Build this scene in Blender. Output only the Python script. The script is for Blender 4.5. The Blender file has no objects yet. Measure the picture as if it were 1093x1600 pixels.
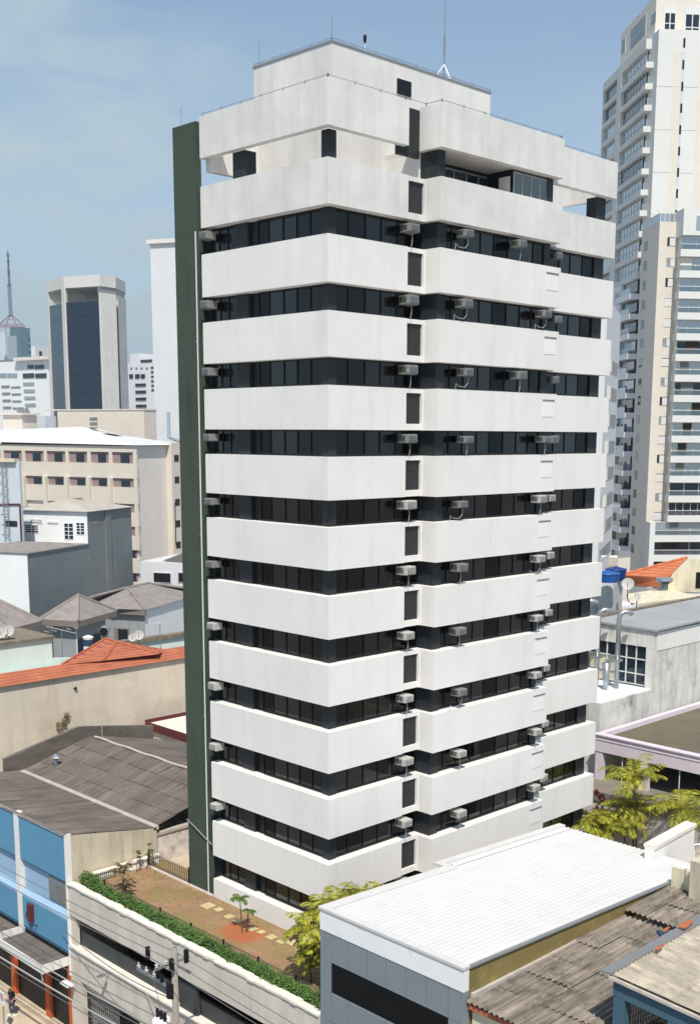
import bpy, math, random
from mathutils import Vector, Matrix
random.seed(7)
sc = bpy.context.scene
# ---------------------------------------------------------------- camera
CAM = Vector((-34.4771, -37.3952, -12.6269)); YAW, PITCH, ROLL = 0.786108, -0.174216, 0.005839
F, PX, PY = 1807.737, 583.92, 997.13          # focal length and principal point, photograph pixels (1093 x 1600)
D = Vector((math.cos(PITCH)*math.cos(YAW), math.cos(PITCH)*math.sin(YAW), math.sin(PITCH)))
r_ = Vector((math.sin(YAW), -math.cos(YAW), 0)); u_ = r_.cross(D)
R = r_*math.cos(ROLL) + u_*math.sin(ROLL); U = -r_*math.sin(ROLL) + u_*math.cos(ROLL)
cam = bpy.data.cameras.new('camera'); co = bpy.data.objects.new('camera', cam); sc.collection.objects.link(co)
co.matrix_world = Matrix(((R.x, U.x, -D.x, CAM.x), (R.y, U.y, -D.y, CAM.y), (R.z, U.z, -D.z, CAM.z), (0, 0, 0, 1)))
cam.sensor_fit = 'VERTICAL'; cam.sensor_height = 36; cam.lens = F/1600*36
cam.shift_x = -(PX-546.5)/1600; cam.shift_y = (PY-800)/1600
cam.clip_start = 0.5; cam.clip_end = 9000
sc.camera = co
# ---------------------------------------------------------------- light
SUN_EL = math.radians(56); SH = Vector((-0.66, -0.75)).normalized()
to_sun = Vector((SH.x*math.cos(SUN_EL), SH.y*math.cos(SUN_EL), math.sin(SUN_EL)))
w = bpy.data.worlds.new('World'); sc.world = w; w.use_nodes = True
nt = w.node_tree; nt.nodes.clear()
def N(tree, t, **k):
    n = tree.nodes.new(t)
    for a, b in k.items(): setattr(n, a, b)
    return n
sky = N(nt, 'ShaderNodeTexSky', sky_type='NISHITA', sun_disc=False)
sky.sun_elevation = SUN_EL; sky.sun_rotation = math.atan2(to_sun.x, to_sun.y)
sky.air_density = 1.0; sky.dust_density = 0.7; sky.ozone_density = 3.0; sky.altitude = 700
bg = N(nt, 'ShaderNodeBackground'); bg.inputs[1].default_value = 0.138
tc = N(nt, 'ShaderNodeTexCoord'); mp = N(nt, 'ShaderNodeMapping'); mp.inputs['Scale'].default_value = (1.0, 1.0, 3.0)
no = N(nt, 'ShaderNodeTexNoise'); no.inputs['Scale'].default_value = 2.2; no.inputs['Detail'].default_value = 4; no.inputs['Roughness'].default_value = 0.55; no.inputs['Distortion'].default_value = 0.4
cr = N(nt, 'ShaderNodeValToRGB'); cr.color_ramp.elements[0].position = 0.45; cr.color_ramp.elements[1].position = 0.70
cr.color_ramp.elements[0].color = (0.0, 0.0, 0.0, 1); cr.color_ramp.elements[1].color = (0.55, 0.55, 0.55, 1)
mx = N(nt, 'ShaderNodeMixRGB'); mx.inputs[2].default_value = (3.45, 4.45, 4.95, 1)
L = nt.links
L.new(tc.outputs['Generated'], mp.inputs[0]); L.new(mp.outputs[0], no.inputs['Vector']); L.new(no.outputs[0], cr.inputs[0])
sxyz = N(nt, 'ShaderNodeSeparateXYZ'); L.new(tc.outputs['Generated'], sxyz.inputs[0])
hz_ = N(nt, 'ShaderNodeMapRange'); hz_.inputs[1].default_value = 0.02; hz_.inputs[2].default_value = 0.46; hz_.inputs[3].default_value = 0.92; hz_.inputs[4].default_value = 0.0; L.new(sxyz.outputs[2], hz_.inputs[0])
ad = N(nt, 'ShaderNodeMath', operation='ADD', use_clamp=True); L.new(hz_.outputs[0], ad.inputs[0]); L.new(cr.outputs[0], ad.inputs[1]); 
vb = N(nt, 'ShaderNodeVectorMath', operation='DOT_PRODUCT'); cd = (D + R*((40-PX)/F) - U*((300-PY)/F)).normalized(); vb.inputs[1].default_value = cd; L.new(tc.outputs['Generated'], vb.inputs[0])
br = N(nt, 'ShaderNodeMapRange', interpolation_type='SMOOTHSTEP'); br.inputs[1].default_value = 0.965; br.inputs[2].default_value = 1.0; br.inputs[3].default_value = 0.0; br.inputs[4].default_value = 0.5; L.new(vb.outputs['Value'], br.inputs[0])
no2 = N(nt, 'ShaderNodeTexNoise'); no2.inputs['Scale'].default_value = 9; no2.inputs['Detail'].default_value = 6; no2.inputs['Distortion'].default_value = 0.8; L.new(mp.outputs[0], no2.inputs['Vector'])
nr = N(nt, 'ShaderNodeMapRange'); nr.inputs[1].default_value = 0.35; nr.inputs[2].default_value = 0.68; L.new(no2.outputs[0], nr.inputs[0])
bm_ = N(nt, 'ShaderNodeMath', operation='MULTIPLY'); L.new(br.outputs[0], bm_.inputs[0]); L.new(nr.outputs[0], bm_.inputs[1])
ad2 = N(nt, 'ShaderNodeMath', operation='ADD', use_clamp=True); L.new(ad.outputs[0], ad2.inputs[0]); L.new(bm_.outputs[0], ad2.inputs[1]); L.new(ad2.outputs[0], mx.inputs[0]); L.new(sky.outputs[0], mx.inputs[1]); L.new(mx.outputs[0], bg.inputs[0])
L.new(bg.outputs[0], N(nt, 'ShaderNodeOutputWorld').inputs[0])
sl = bpy.data.lights.new('sun', 'SUN'); sl.energy = 4.7; sl.angle = math.radians(0.53); sl.color = (1.0, 0.935, 0.835)
so = bpy.data.objects.new('sun', sl); sc.collection.objects.link(so)
so.rotation_euler = (-to_sun).to_track_quat('-Z', 'Y').to_euler()
sc.view_settings.view_transform = 'Standard'; sc.view_settings.look = 'None'; sc.view_settings.gamma = 1; sc.view_settings.exposure = 0.02
sc.cycles.max_bounces = 6; sc.cycles.transparent_max_bounces = 12

# ---------------------------------------------------------------- helpers
def ray(u, v): return D + R*((u-PX)/F) - U*((v-PY)/F)
def on(ax, val, u, v):
    q = ray(u, v); i = 'xyz'.index(ax); return CAM + q*((val-CAM[i])/q[i])
def at(u, v, d): return CAM + ray(u, v)*d
def zat(p, v):     # height on the vertical through p that projects to row v
    n = U*F + D*(v-PY); q = Vector(p)-CAM; q.z = 0
    return CAM.z - (q @ n)/n.z if False else CAM.z - (q.x*n.x+q.y*n.y)/n.z
def along(p, d, u, z):  # distance from p (at height z) along d to column u
    n = R*F - D*(u-PX); q = Vector((p[0], p[1], z))-CAM; d = Vector((d[0], d[1], 0))
    return -(q.dot(n))/(d.dot(n))
def lin(c):
    return tuple(((x/255+0.055)/1.055)**2.4 if x > 10 else x/255/12.92 for x in c)
def A(r, g, b, k=1.08): return tuple(min(.86, x*k) for x in lin((r, g, b)))     # paint on walls
def AH(r, g, b, k=0.92): return A(r, g, b, k)                                  # roofs and ground
MATS = {}
def mat(name, col, rough=0.85, var=0.12, scale=0.6, streak=0.0, bump=0.15, bscale=14, spec=0.25, metal=0.0, dark=(0.05, 0.047, 0.042), island=0.0, moss=None, sharp=0.5, grain=None):
    if name in MATS: return MATS[name]
    m = bpy.data.materials.new(name); m.use_nodes = True; t = m.node_tree; l = t.links
    b = t.nodes['Principled BSDF']; b.inputs['Roughness'].default_value = rough; b.inputs['Specular IOR Level'].default_value = spec; b.inputs['Metallic'].default_value = metal
    c = N(t, 'ShaderNodeTexCoord'); last = None
    geo = N(t, 'ShaderNodeNewGeometry')
    base = N(t, 'ShaderNodeRGB'); base.outputs[0].default_value = (*col, 1); last = base.outputs[0]
    if var > 0:
        n1 = N(t, 'ShaderNodeTexNoise'); n1.inputs['Scale'].default_value = scale; n1.inputs['Detail'].default_value = 8; n1.inputs['Roughness'].default_value = 0.62
        l.new(geo.outputs['Position'], n1.inputs['Vector'])
        r1 = N(t, 'ShaderNodeMapRange'); r1.inputs[1].default_value = 0.3; r1.inputs[2].default_value = 0.7; r1.inputs[3].default_value = 1-var; r1.inputs[4].default_value = 1+var*0.6
        l.new(n1.outputs[0], r1.inputs[0])
        x = N(t, 'ShaderNodeVectorMath', operation='SCALE'); l.new(last, x.inputs[0]); l.new(r1.outputs[0], x.inputs['Scale']); last = x.outputs[0]
    if island > 0:
        r1 = N(t, 'ShaderNodeMapRange'); r1.inputs[3].default_value = 1-island; r1.inputs[4].default_value = 1+island
        l.new(geo.outputs['Random Per Island'], r1.inputs[0])
        x = N(t, 'ShaderNodeVectorMath', operation='SCALE'); l.new(last, x.inputs[0]); l.new(r1.outputs[0], x.inputs['Scale']); last = x.outputs[0]
    if streak > 0:
        m2 = N(t, 'ShaderNodeMapping'); m2.inputs['Scale'].default_value = (0.9, 0.9, 0.10)
        l.new(geo.outputs['Position'], m2.inputs[0])
        n2 = N(t, 'ShaderNodeTexNoise'); n2.inputs['Scale'].default_value = 1.5; n2.inputs['Detail'].default_value = 7; n2.inputs['Roughness'].default_value = 0.65
        l.new(m2.outputs[0], n2.inputs['Vector'])
        r2 = N(t, 'ShaderNodeMapRange'); r2.inputs[1].default_value = sharp; r2.inputs[2].default_value = sharp+0.3; r2.inputs[3].default_value = 0; r2.inputs[4].default_value = streak
        l.new(n2.outputs[0], r2.inputs[0])
        x = N(t, 'ShaderNodeMixRGB'); x.inputs[2].default_value = (*dark, 1); l.new(r2.outputs[0], x.inputs[0]); l.new(last, x.inputs[1]); last = x.outputs[0]
    if moss:
        n3 = N(t, 'ShaderNodeTexNoise'); n3.inputs['Scale'].default_value = moss[1]; n3.inputs['Detail'].default_value = 9; n3.inputs['Roughness'].default_value = 0.7
        l.new(geo.outputs['Position'], n3.inputs['Vector'])
        r3 = N(t, 'ShaderNodeMapRange'); r3.inputs[1].default_value = moss[2]; r3.inputs[2].default_value = moss[2]+0.14; r3.inputs[4].default_value = moss[3]
        l.new(n3.outputs[0], r3.inputs[0])
        x = N(t, 'ShaderNodeMixRGB'); x.inputs[2].default_value = (*moss[0], 1); l.new(r3.outputs[0], x.inputs[0]); l.new(last, x.inputs[1]); last = x.outputs[0]
    if grain:
        m5 = N(t, 'ShaderNodeMapping'); m5.inputs['Scale'].default_value = grain[0]; l.new(geo.outputs['Position'], m5.inputs[0])
        n5 = N(t, 'ShaderNodeTexNoise'); n5.inputs['Scale'].default_value = 1.0; n5.inputs['Detail'].default_value = 5; n5.inputs['Roughness'].default_value = 0.7; l.new(m5.outputs[0], n5.inputs['Vector'])
        r5 = N(t, 'ShaderNodeMapRange'); r5.inputs[1].default_value = 0.32; r5.inputs[2].default_value = 0.68; r5.inputs[3].default_value = 1-grain[1]; r5.inputs[4].default_value = 1+grain[1]*0.6; l.new(n5.outputs[0], r5.inputs[0])
        x = N(t, 'ShaderNodeVectorMath', operation='SCALE'); l.new(last, x.inputs[0]); l.new(r5.outputs[0], x.inputs['Scale']); last = x.outputs[0]
    l.new(last, b.inputs['Base Color'])
    if bump > 0:
        n4 = N(t, 'ShaderNodeTexNoise'); n4.inputs['Scale'].default_value = bscale; n4.inputs['Detail'].default_value = 5
        l.new(geo.outputs['Position'], n4.inputs['Vector'])
        bp = N(t, 'ShaderNodeBump'); bp.inputs['Strength'].default_value = bump; bp.inputs['Distance'].default_value = 0.02
        l.new(n4.outputs[0], bp.inputs['Height']); l.new(bp.outputs[0], b.inputs['Normal'])
    MATS[name] = m; return m
def glassm(name, tint, refl=0.12, rough=0.03, trans=True, wav=0.0):
    """tinted window glass: a glossy coat over see-through tint (or over an opaque dark back)"""
    m = bpy.data.materials.new(name); m.use_nodes = True; t = m.node_tree; l = t.links; t.nodes.clear()
    o = N(t, 'ShaderNodeOutputMaterial'); mixs = N(t, 'ShaderNodeMixShader'); g = N(t, 'ShaderNodeBsdfGlossy'); g.inputs['Roughness'].default_value = rough
    g.inputs['Color'].default_value = (0.9, 0.95, 1, 1)
    fr = N(t, 'ShaderNodeFresnel'); fr.inputs[0].default_value = 1.5
    r1 = N(t, 'ShaderNodeMapRange'); r1.inputs[1].default_value = 0.04; r1.inputs[2].default_value = 0.6; r1.inputs[3].default_value = refl; r1.inputs[4].default_value = 0.8
    l.new(fr.outputs[0], r1.inputs[0]); l.new(r1.outputs[0], mixs.inputs[0])
    gi = N(t, 'ShaderNodeNewGeometry'); ri = N(t, 'ShaderNodeMapRange'); ri.inputs[3].default_value = .35; ri.inputs[4].default_value = 1.9; l.new(gi.outputs['Random Per Island'], ri.inputs[0])
    mi = N(t, 'ShaderNodeMath', operation='MULTIPLY'); l.new(r1.outputs[0], mi.inputs[0]); l.new(ri.outputs[0], mi.inputs[1]); l.new(mi.outputs[0], mixs.inputs[0])
    if trans: tr = N(t, 'ShaderNodeBsdfTransparent')
    else: tr = N(t, 'ShaderNodeBsdfDiffuse')
    tr.inputs['Color'].default_value = (*tint, 1)
    if wav > 0:
        geo = N(t, 'ShaderNodeNewGeometry'); n4 = N(t, 'ShaderNodeTexNoise'); n4.inputs['Scale'].default_value = 0.9; l.new(geo.outputs['Position'], n4.inputs['Vector'])
        bp = N(t, 'ShaderNodeBump'); bp.inputs['Strength'].default_value = wav; bp.inputs['Distance'].default_value = 0.05
        l.new(n4.outputs[0], bp.inputs['Height']); l.new(bp.outputs[0], g.inputs['Normal'])
    l.new(tr.outputs[0], mixs.inputs[1]); l.new(g.outputs[0], mixs.inputs[2]); l.new(mixs.outputs[0], o.inputs[0])
    MATS[name] = m; return m

ORG = {}
COL = sc.collection
def tag(o, label=None, cat=None, group=None, kind=None):
    if label: o['label'] = label
    if cat: o['category'] = cat
    if group: o['group'] = group
    if kind: o['kind'] = kind
    return o
def thing(name, label, cat, loc=(0, 0, 0), rot=0, group=None):
    o = bpy.data.objects.new(name, None); COL.objects.link(o); o.location = loc; o.rotation_euler = (0, 0, rot)
    o.empty_display_size = 0.3
    ORG[o.name] = (Vector(loc), rot != 0 or False)
    return tag(o, label, cat, group)
class MB:
    def __init__(s): s.v = []; s.f = []
    def quad(s, *p):
        n = len(s.v); s.v += [Vector(q) for q in p]; s.f.append(tuple(range(n, n+len(p)))); return s
    def box(s, x0, y0, z0, x1, y1, z1):
        if x0 > x1: x0, x1 = x1, x0
        if y0 > y1: y0, y1 = y1, y0
        if z0 > z1: z0, z1 = z1, z0
        n = len(s.v)
        s.v += [Vector(q) for q in ((x0, y0, z0), (x1, y0, z0), (x1, y1, z0), (x0, y1, z0), (x0, y0, z1), (x1, y0, z1), (x1, y1, z1), (x0, y1, z1))]
        s.f += [tuple(n+i for i in q) for q in ((0, 3, 2, 1), (4, 5, 6, 7), (0, 1, 5, 4), (1, 2, 6, 5), (2, 3, 7, 6), (3, 0, 4, 7))]
        return s
    def prism(s, poly, z0, z1):
        n = len(s.v); k = len(poly)
        z0f = z0 if callable(z0) else (lambda x, y: z0); z1f = z1 if callable(z1) else (lambda x, y: z1)
        s.v += [Vector((x, y, z0f(x, y))) for x, y in poly] + [Vector((x, y, z1f(x, y))) for x, y in poly]
        s.f.append(tuple(n+i for i in reversed(range(k)))); s.f.append(tuple(n+k+i for i in range(k)))
        for i in range(k): j = (i+1) % k; s.f.append((n+i, n+j, n+k+j, n+k+i))
        return s
    def slab(s, pts, th):   # polygon with thickness downwards
        n = len(s.v); k = len(pts); s.v += [Vector(p) for p in pts] + [Vector(p)-Vector((0, 0, th)) for p in pts]
        s.f.append(tuple(range(n, n+k))); s.f.append(tuple(n+k+i for i in reversed(range(k))))
        for i in range(k): j = (i+1) % k; s.f.append((n+i, n+k+i, n+k+j, n+j))
        return s
    def tube(s, pts, r, n=6, r1=None, cap=True):
        pts = [Vector(p) for p in pts]; m = len(pts); base = len(s.v)
        for i, p in enumerate(pts):
            d = (pts[min(i+1, m-1)]-pts[max(i-1, 0)]).normalized()
            a = d.orthogonal().normalized() if i == 0 else (a - d*a.dot(d)).normalized()
            b = d.cross(a); rr = r if r1 is None else r+(r1-r)*i/(m-1)
            if isinstance(r, (list, tuple)): rr = r[i]
            for k in range(n):
                t = 2*math.pi*k/n; s.v.append(p+(a*math.cos(t)+b*math.sin(t))*rr)
        for i in range(m-1):
            for k in range(n):
                j = (k+1) % n; s.f.append((base+i*n+k, base+i*n+j, base+(i+1)*n+j, base+(i+1)*n+k))
        if cap: s.f.append(tuple(base+k for k in reversed(range(n)))); s.f.append(tuple(base+(m-1)*n+k for k in range(n)))
        return s
    def ring(s, outer, inner, z0, z1):
        k = len(outer); n = len(s.v)
        for poly, z in ((outer, z0), (outer, z1), (inner, z0), (inner, z1)): s.v += [Vector((x, y, z)) for x, y in poly]
        for i in range(k):
            j = (i+1) % k
            s.f += [(n+i, n+j, n+k+j, n+k+i), (n+2*k+j, n+2*k+i, n+3*k+i, n+3*k+j), (n+k+i, n+k+j, n+3*k+j, n+3*k+i), (n+2*k+i, n+2*k+j, n+j, n+i)]
        return s
    def build(s, name, m, parent=None, label=None, cat=None, group=None, kind=None, smooth=False, bevel=0, local=False):
        root = parent; chain = parent
        while chain is not None and chain.parent is not None: chain = chain.parent
        if chain is not None:
            o0, rotd = ORG[chain.name]; off = Vector((0, 0, 0)) if local else (Vector((0, 0, o0.z)) if rotd else o0)
        else:
            if s.v:
                xs = [p.x for p in s.v]; ys = [p.y for p in s.v]; zs = [p.z for p in s.v]
                off = Vector(((min(xs)+max(xs))/2, (min(ys)+max(ys))/2, min(zs)))
            else: off = Vector()
        me = bpy.data.meshes.new(name); me.from_pydata([tuple(p-off) for p in s.v], [], s.f); me.update()
        if smooth: me.polygons.foreach_set('use_smooth', [True]*len(me.polygons))
        if m: me.materials.append(MATS[m] if isinstance(m, str) else m)
        o = bpy.data.objects.new(name, me); COL.objects.link(o)
        if parent is not None: o.parent = parent
        else: o.location = off; ORG[o.name] = (off, False)
        if bevel: bv = o.modifiers.new('bevel', 'BEVEL'); bv.width = bevel; bv.segments = 2; bv.limit_method = 'ANGLE'
        return tag(o, label, cat, group, kind)
class MBf(MB):
    """a box builder for one wall: a along the wall, z up, out = distance in front of it. face 'F' looks to -y, 'L' looks to -x (local axes)"""
    def __init__(s, face, off=0.0): super().__init__(); s.face = face; s.off = off
    def w(s, a0, a1, z0, z1, o0, o1):
        if s.face == 'F': return s.box(a0, s.off-o1, z0, a1, s.off-o0, z1)
        return s.box(s.off-o1, a0, z0, s.off-o0, a1, z1)
def copy_tree(o, parent=None):
    c = o.copy(); COL.objects.link(c); c.parent = parent
    for ch in list(o.children): copy_tree(ch, c)
    return c
def corrugated(b, x0, x1, y0, y1, zf, pitch=0.25, amp=0.03, along_x=True, seg=4, kind='sine'):
    """ribbed sheet; the ribs run along x (or y)"""
    L0, L1 = (y0, y1) if along_x else (x0, x1)
    n = max(2, int(abs(L1-L0)/pitch*seg)); base = len(b.v); rows = 2
    M0, M1 = (x0, x1) if along_x else (y0, y1)
    for r in range(rows):
        m = M0+(M1-M0)*r
        for i in range(n+1):
            a = L0+(L1-L0)*i/n; ph = (a/pitch) % 1
            h = amp*math.sin(2*math.pi*ph) if kind == 'sine' else (amp if ph < 0.28 else 0)
            x, y = (m, a) if along_x else (a, m)
            b.v.append(Vector((x, y, zf(x, y)+h)))
    for i in range(n): b.f.append((base+i, base+i+1, base+n+1+i+1, base+n+1+i))
    return b
ORD = ['first', 'second', 'third', 'fourth', 'fifth', 'sixth', 'seventh', 'eighth', 'ninth', 'tenth', 'eleventh', 'twelfth', 'thirteenth']

# ---------------------------------------------------------------- materials
mat('white_facade', (0.80, 0.785, 0.755), var=0.055, scale=0.3, streak=0.26, dark=(0.46, 0.44, 0.39), bump=0.1, sharp=0.5)
mat('white_roof_band', (0.74, 0.73, 0.70), var=0.12, scale=0.5, streak=0.36, dark=(0.44, 0.425, 0.38), bump=0.12, sharp=0.45)
mat('coping', (0.78, 0.73, 0.65), var=0.15, scale=1.2, bump=0.1)
mat('green_slab', A(66, 78, 67), var=0.16, scale=0.25, streak=0.5, dark=(0.02, 0.028, 0.03), bump=0.15)
mat('dark_paint', (0.022, 0.026, 0.03), rough=0.45, var=0.2, scale=1, streak=0.3, dark=(0.07, 0.07, 0.068), bump=0.05)
mat('dark_frame', (0.008, 0.009, 0.010), rough=0.4, var=0, bump=0)
mat('louvre', (0.028, 0.032, 0.036), rough=0.5, var=0.2, scale=3, bump=0)
mat('interior', (0.07, 0.066, 0.062), var=0.3, scale=0.8, bump=0)
mat('interior_sill', (0.45, 0.41, 0.33), var=0.2, scale=2, bump=0)
mat('blind', (0.16, 0.19, 0.20), var=0.1, bump=0)
mat('blind_pale', (0.42, 0.44, 0.44), var=0.1, bump=0); mat('blind_warm', (0.22, 0.18, 0.12), var=0.1, bump=0)
mat('roof_light', (0.62, 0.6, 0.56), var=0.15, streak=0)
mat('ac_case', (0.50, 0.49, 0.46), rough=0.5, var=0.2, scale=6, bump=0)
mat('ac_case_grey', (0.24, 0.24, 0.23), rough=0.5, var=0.25, scale=6, bump=0)
mat('ac_grille', (0.22, 0.24, 0.25), rough=0.6, var=0.3, scale=9, bump=0)
mat('ac_grille_pale', (0.42, 0.41, 0.38), rough=0.6, var=0.3, scale=9, bump=0)
mat('pipe_white', (0.7, 0.7, 0.68), rough=0.5, var=0.1, bump=0)
mat('white_panel', (0.84, 0.84, 0.84), var=0.03, bump=0)
mat('blank_panel', (0.82, 0.81, 0.785), var=0.03, bump=0)
glassm('glass', (0.075, 0.085, 0.09), refl=0.019, wav=0.04)
glassm('glass_clear', (0.30, 0.36, 0.40), refl=0.12)
glassm('glass_far', (0.013, 0.024, 0.036), refl=0.035, trans=False)
glassm('glass_navy', (0.012, 0.024, 0.045), refl=0.03, trans=False)
glassm('glass_pale', (0.27, 0.31, 0.325), refl=0.22, trans=False)
glassm('glass_rail', (0.55, 0.62, 0.64), refl=0.15)
glassm('glass_teal', (0.03, 0.12, 0.14), refl=0.14, trans=False)
mat('wood_dark', (0.05, 0.035, 0.025), var=0.2, bump=0)
mat('metal_grey', (0.3, 0.31, 0.32), rough=0.4, metal=0.4, var=0.1, bump=0)
mat('galv', (0.45, 0.48, 0.5), rough=0.35, metal=0.7, var=0.1, bump=0)
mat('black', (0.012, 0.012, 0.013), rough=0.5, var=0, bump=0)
mat('dark_red', (0.12, 0.03, 0.035), var=0, bump=0)
mat('cable', (0.16, 0.16, 0.165), rough=0.6, var=0, bump=0)
mat('cable_pale', (0.45, 0.44, 0.42), rough=0.6, var=0, bump=0)

# ================================================================ GROUND
GZ = -44.8
mat('city_ground', (0.29, 0.27, 0.245), var=0.3, scale=0.02, bump=0)
mat('asphalt', (0.055, 0.055, 0.056), var=0.25, scale=0.8, bump=0.3, bscale=40)
mat('pavement', AH(206, 190, 165), var=0.22, scale=0.7, bump=0.2, streak=0)
MB().quad((-400, -400, GZ-0.15), (2600, -400, GZ-0.15), (2600, 3000, GZ-0.15), (-400, 3000, GZ-0.15)).build('ground', 'city_ground', kind='structure')
MB().quad((-22, -90, GZ-0.14), (-7.9, -90, GZ-0.14), (-7.9, 120, GZ-0.14), (-22, 120, GZ-0.14)).build('road', 'asphalt', kind='structure')
MB().box(-7.9, -90, GZ-0.14, -4.6, 120, GZ).build('sidewalk', 'pavement', kind='structure')
MB().box(-8.05, -90, GZ-0.14, -7.903, 120, GZ+0.01).build('kerb', 'coping', kind='structure')

# ================================================================ MAIN TOWER
T = [1.852, -1.246, -4.296, -7.419, -10.529, -13.603, -16.68, -19.748, -22.862, -25.948, -29.119, -32.255, -35.39]
B = [0.0, -3.10, -6.247, -9.336, -12.427, -15.484, -18.568, -21.665, -24.734, -27.87, -31.0, -34.12]
WL, XR = 8.81, 21.23
tw = thing('office_tower', 'white office tower with long concrete bands, dark ribbon windows and a dark green side slab', 'office tower', (0, 0, GZ))
def outline(d):
    o = [(0, 0), (4.87, 0), (4.87, .34), (5.95, .34), (5.95, 0), (6.0, 0), (6.0, -.94), (15.1, -.94), (15.1, 0), (XR, 0), (XR, WL), (0, WL)]
    i = [(d, d), (4.87, d), (4.9, d), (5.95, d), (5.98, d), (6+d, d), (6+d, d-.94), (15.1-d, d-.94), (15.1-d, d), (XR-d, d), (XR-d, WL-d), (d, WL-d)]
    return o, i
for k in range(1, 12):
    o, i = outline(.63)
    m = 'white_facade' if k > 1 else 'white_roof_band'
    sp = MB().ring(o, i, B[k], T[k]).build('spandrel', m, tw, bevel=0.012)
    MB().box(4.873, .06, B[k]+.01, 5.947, .338, B[k]+.30).build('recess_sill', m, sp); MB().box(4.873, .06, T[k]-.2, 5.947, .338, T[k]-.004).build('recess_lintel', m, sp)
    lv = MB().box(4.873, .16, B[k]+.302, 5.947, .30, T[k]-.202)
    lv.build('recess_louvre', 'louvre', sp)
    if k > 1: MB().box(13.93, -.958, T[k]-1.15, 14.85, -.943, T[k]-.36).build('blanking_panel', 'blank_panel', sp)
    if k > 1: MB().box(13.90, -.985, T[k]-.352, 14.88, -.943, T[k]-.29).build('panel_lip', 'metal_grey', sp)
    MB().box(.64, .64, B[k]+.006, 20.58, 8.16, B[k]+.25).box(6.64, -.3, B[k]+.006, 14.46, .63, B[k]+.25).build('floor_slab', 'roof_light', tw)
MB().box(4.2, 3.6, -35, 16.8, 6.2, -3.2).build('lift_core', 'interior', tw)
for k in range(1, 12): MB().box(.7, 8.0, T[k+1]-1.2, 20.5, 8.15, B[k]).build('rear_wall', 'interior', tw)
# base storey
o, i = outline(.63)
MB().ring(o, i, -37.6, T[12]).build('base_wall', 'white_facade', tw, bevel=0.012)
MB().box(.02, .02, GZ, XR-.02, WL-.02, -37.62).build('podium_core', 'white_facade', tw)
MB().box(.64, .64, -37.5, 20.58, 8.16, -36.6).build('ground_floor_slab', 'interior', tw)
# piers
pr = MB()
for k in range(0, 12):
    z0 = T[k+1]; z1 = B[k]
    if k == 0:
        for (x0, y0, x1, y1) in ((.45, .45, .9, .9), (.36, 5.9, 1.0, 6.8), (20.0, .45, 20.85, 1.1)):
            MB().box(x0, y0, z0, x1, y1, z1).build('terrace_column', 'dark_paint', tw)
        MB().box(6.3, -.49, -2.04, 6.75, .62, -.002).build('loggia_side_wall', 'dark_paint', tw); MB().box(6.3, .622, -2.04, 6.5, 2.998, -.002).build('loggia_side_wall', 'white_roof_band', tw)
        continue
    MB().box(.45, .45, z0, .9, .9, z1).build('pier', 'dark_paint', tw)
    MB().box(.45, 5.9, z0, 1.0, 6.8, z1).build('pier', 'dark_paint', tw)
    MB().box(6.3, -.49, z0, 6.9, .95, z1).build('pier', 'dark_paint', tw)
    MB().box(14.35, -.44, z0, 14.85, .95, z1).build('pier', 'dark_paint', tw)
    MB().box(20.0, .45, z0, 20.85, 1.1, z1).build('pier', 'dark_paint', tw)
# ribbon windows
def ribbon(face, off, z0, z1, mull, k):
    f = MBf(face, off); a0, a1 = mull[0], mull[-1]
    f.w(a0, a1, z0, z0+.10, -.09, 0); f.w(a0, a1, z1-.07, z1, -.09, 0)
    for a in mull: f.w(a-.02, a+.02, z0+.1, z1-.07, -.09, .0)
    fr = f.build('window', 'dark_frame', tw)
    pn = MBf(face, off)
    for p, q in zip(mull[:-1], mull[1:]): pn.w(p+.021, q-.021, z0+.1, z1-.07, -.055, -.045)
    pn.build('pane', 'glass', fr)
    MBf(face, off).w(a0+.03, a1-.03, z0+.02, z0+.27, -.42, -.19).build('inner_sill', 'interior_sill', fr)
    bl = MBf(face, off)
    for p, q in zip(mull[:-1], mull[1:]):
        if random.random() < .36: bl.w(p+.06, q-.06, z1-.1-random.choice((.3, .5, .9)), z1-.08, -.14, -.12)
    if bl.v: bl.build('blind', random.choice(('blind', 'blind', 'blind_pale', 'blind_warm')), fr)
for k in range(1, 12):
    z0, z1 = T[k+1], B[k]
    ribbon('L', .5, z0, z1, (.9, 1.7, 2.6, 3.5, 4.5, 5.24), k)
    ribbon('L', .5, z0, z1, (6.8, 7.45, 8.1, 8.75), k)
    MB().box(.62, 5.24, z0, .75, 5.9, z1).build('recess_panel', 'dark_frame', tw)  # plain dark sheet set back beside the pier
    ribbon('F', .5, z0, z1, (.9, 1.68, 2.72, 3.7, 4.7, 5.6, 6.3), k)
    ribbon('F', -.4, z0, z1, (6.9, 7.4, 8.4, 9.46, 10.45, 11.5, 12.55, 13.5, 14.35), k)
    ribbon('F', .5, z0, z1, (14.85, 15.9, 16.9, 17.9, 19.0, 20.0), k)
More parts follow.
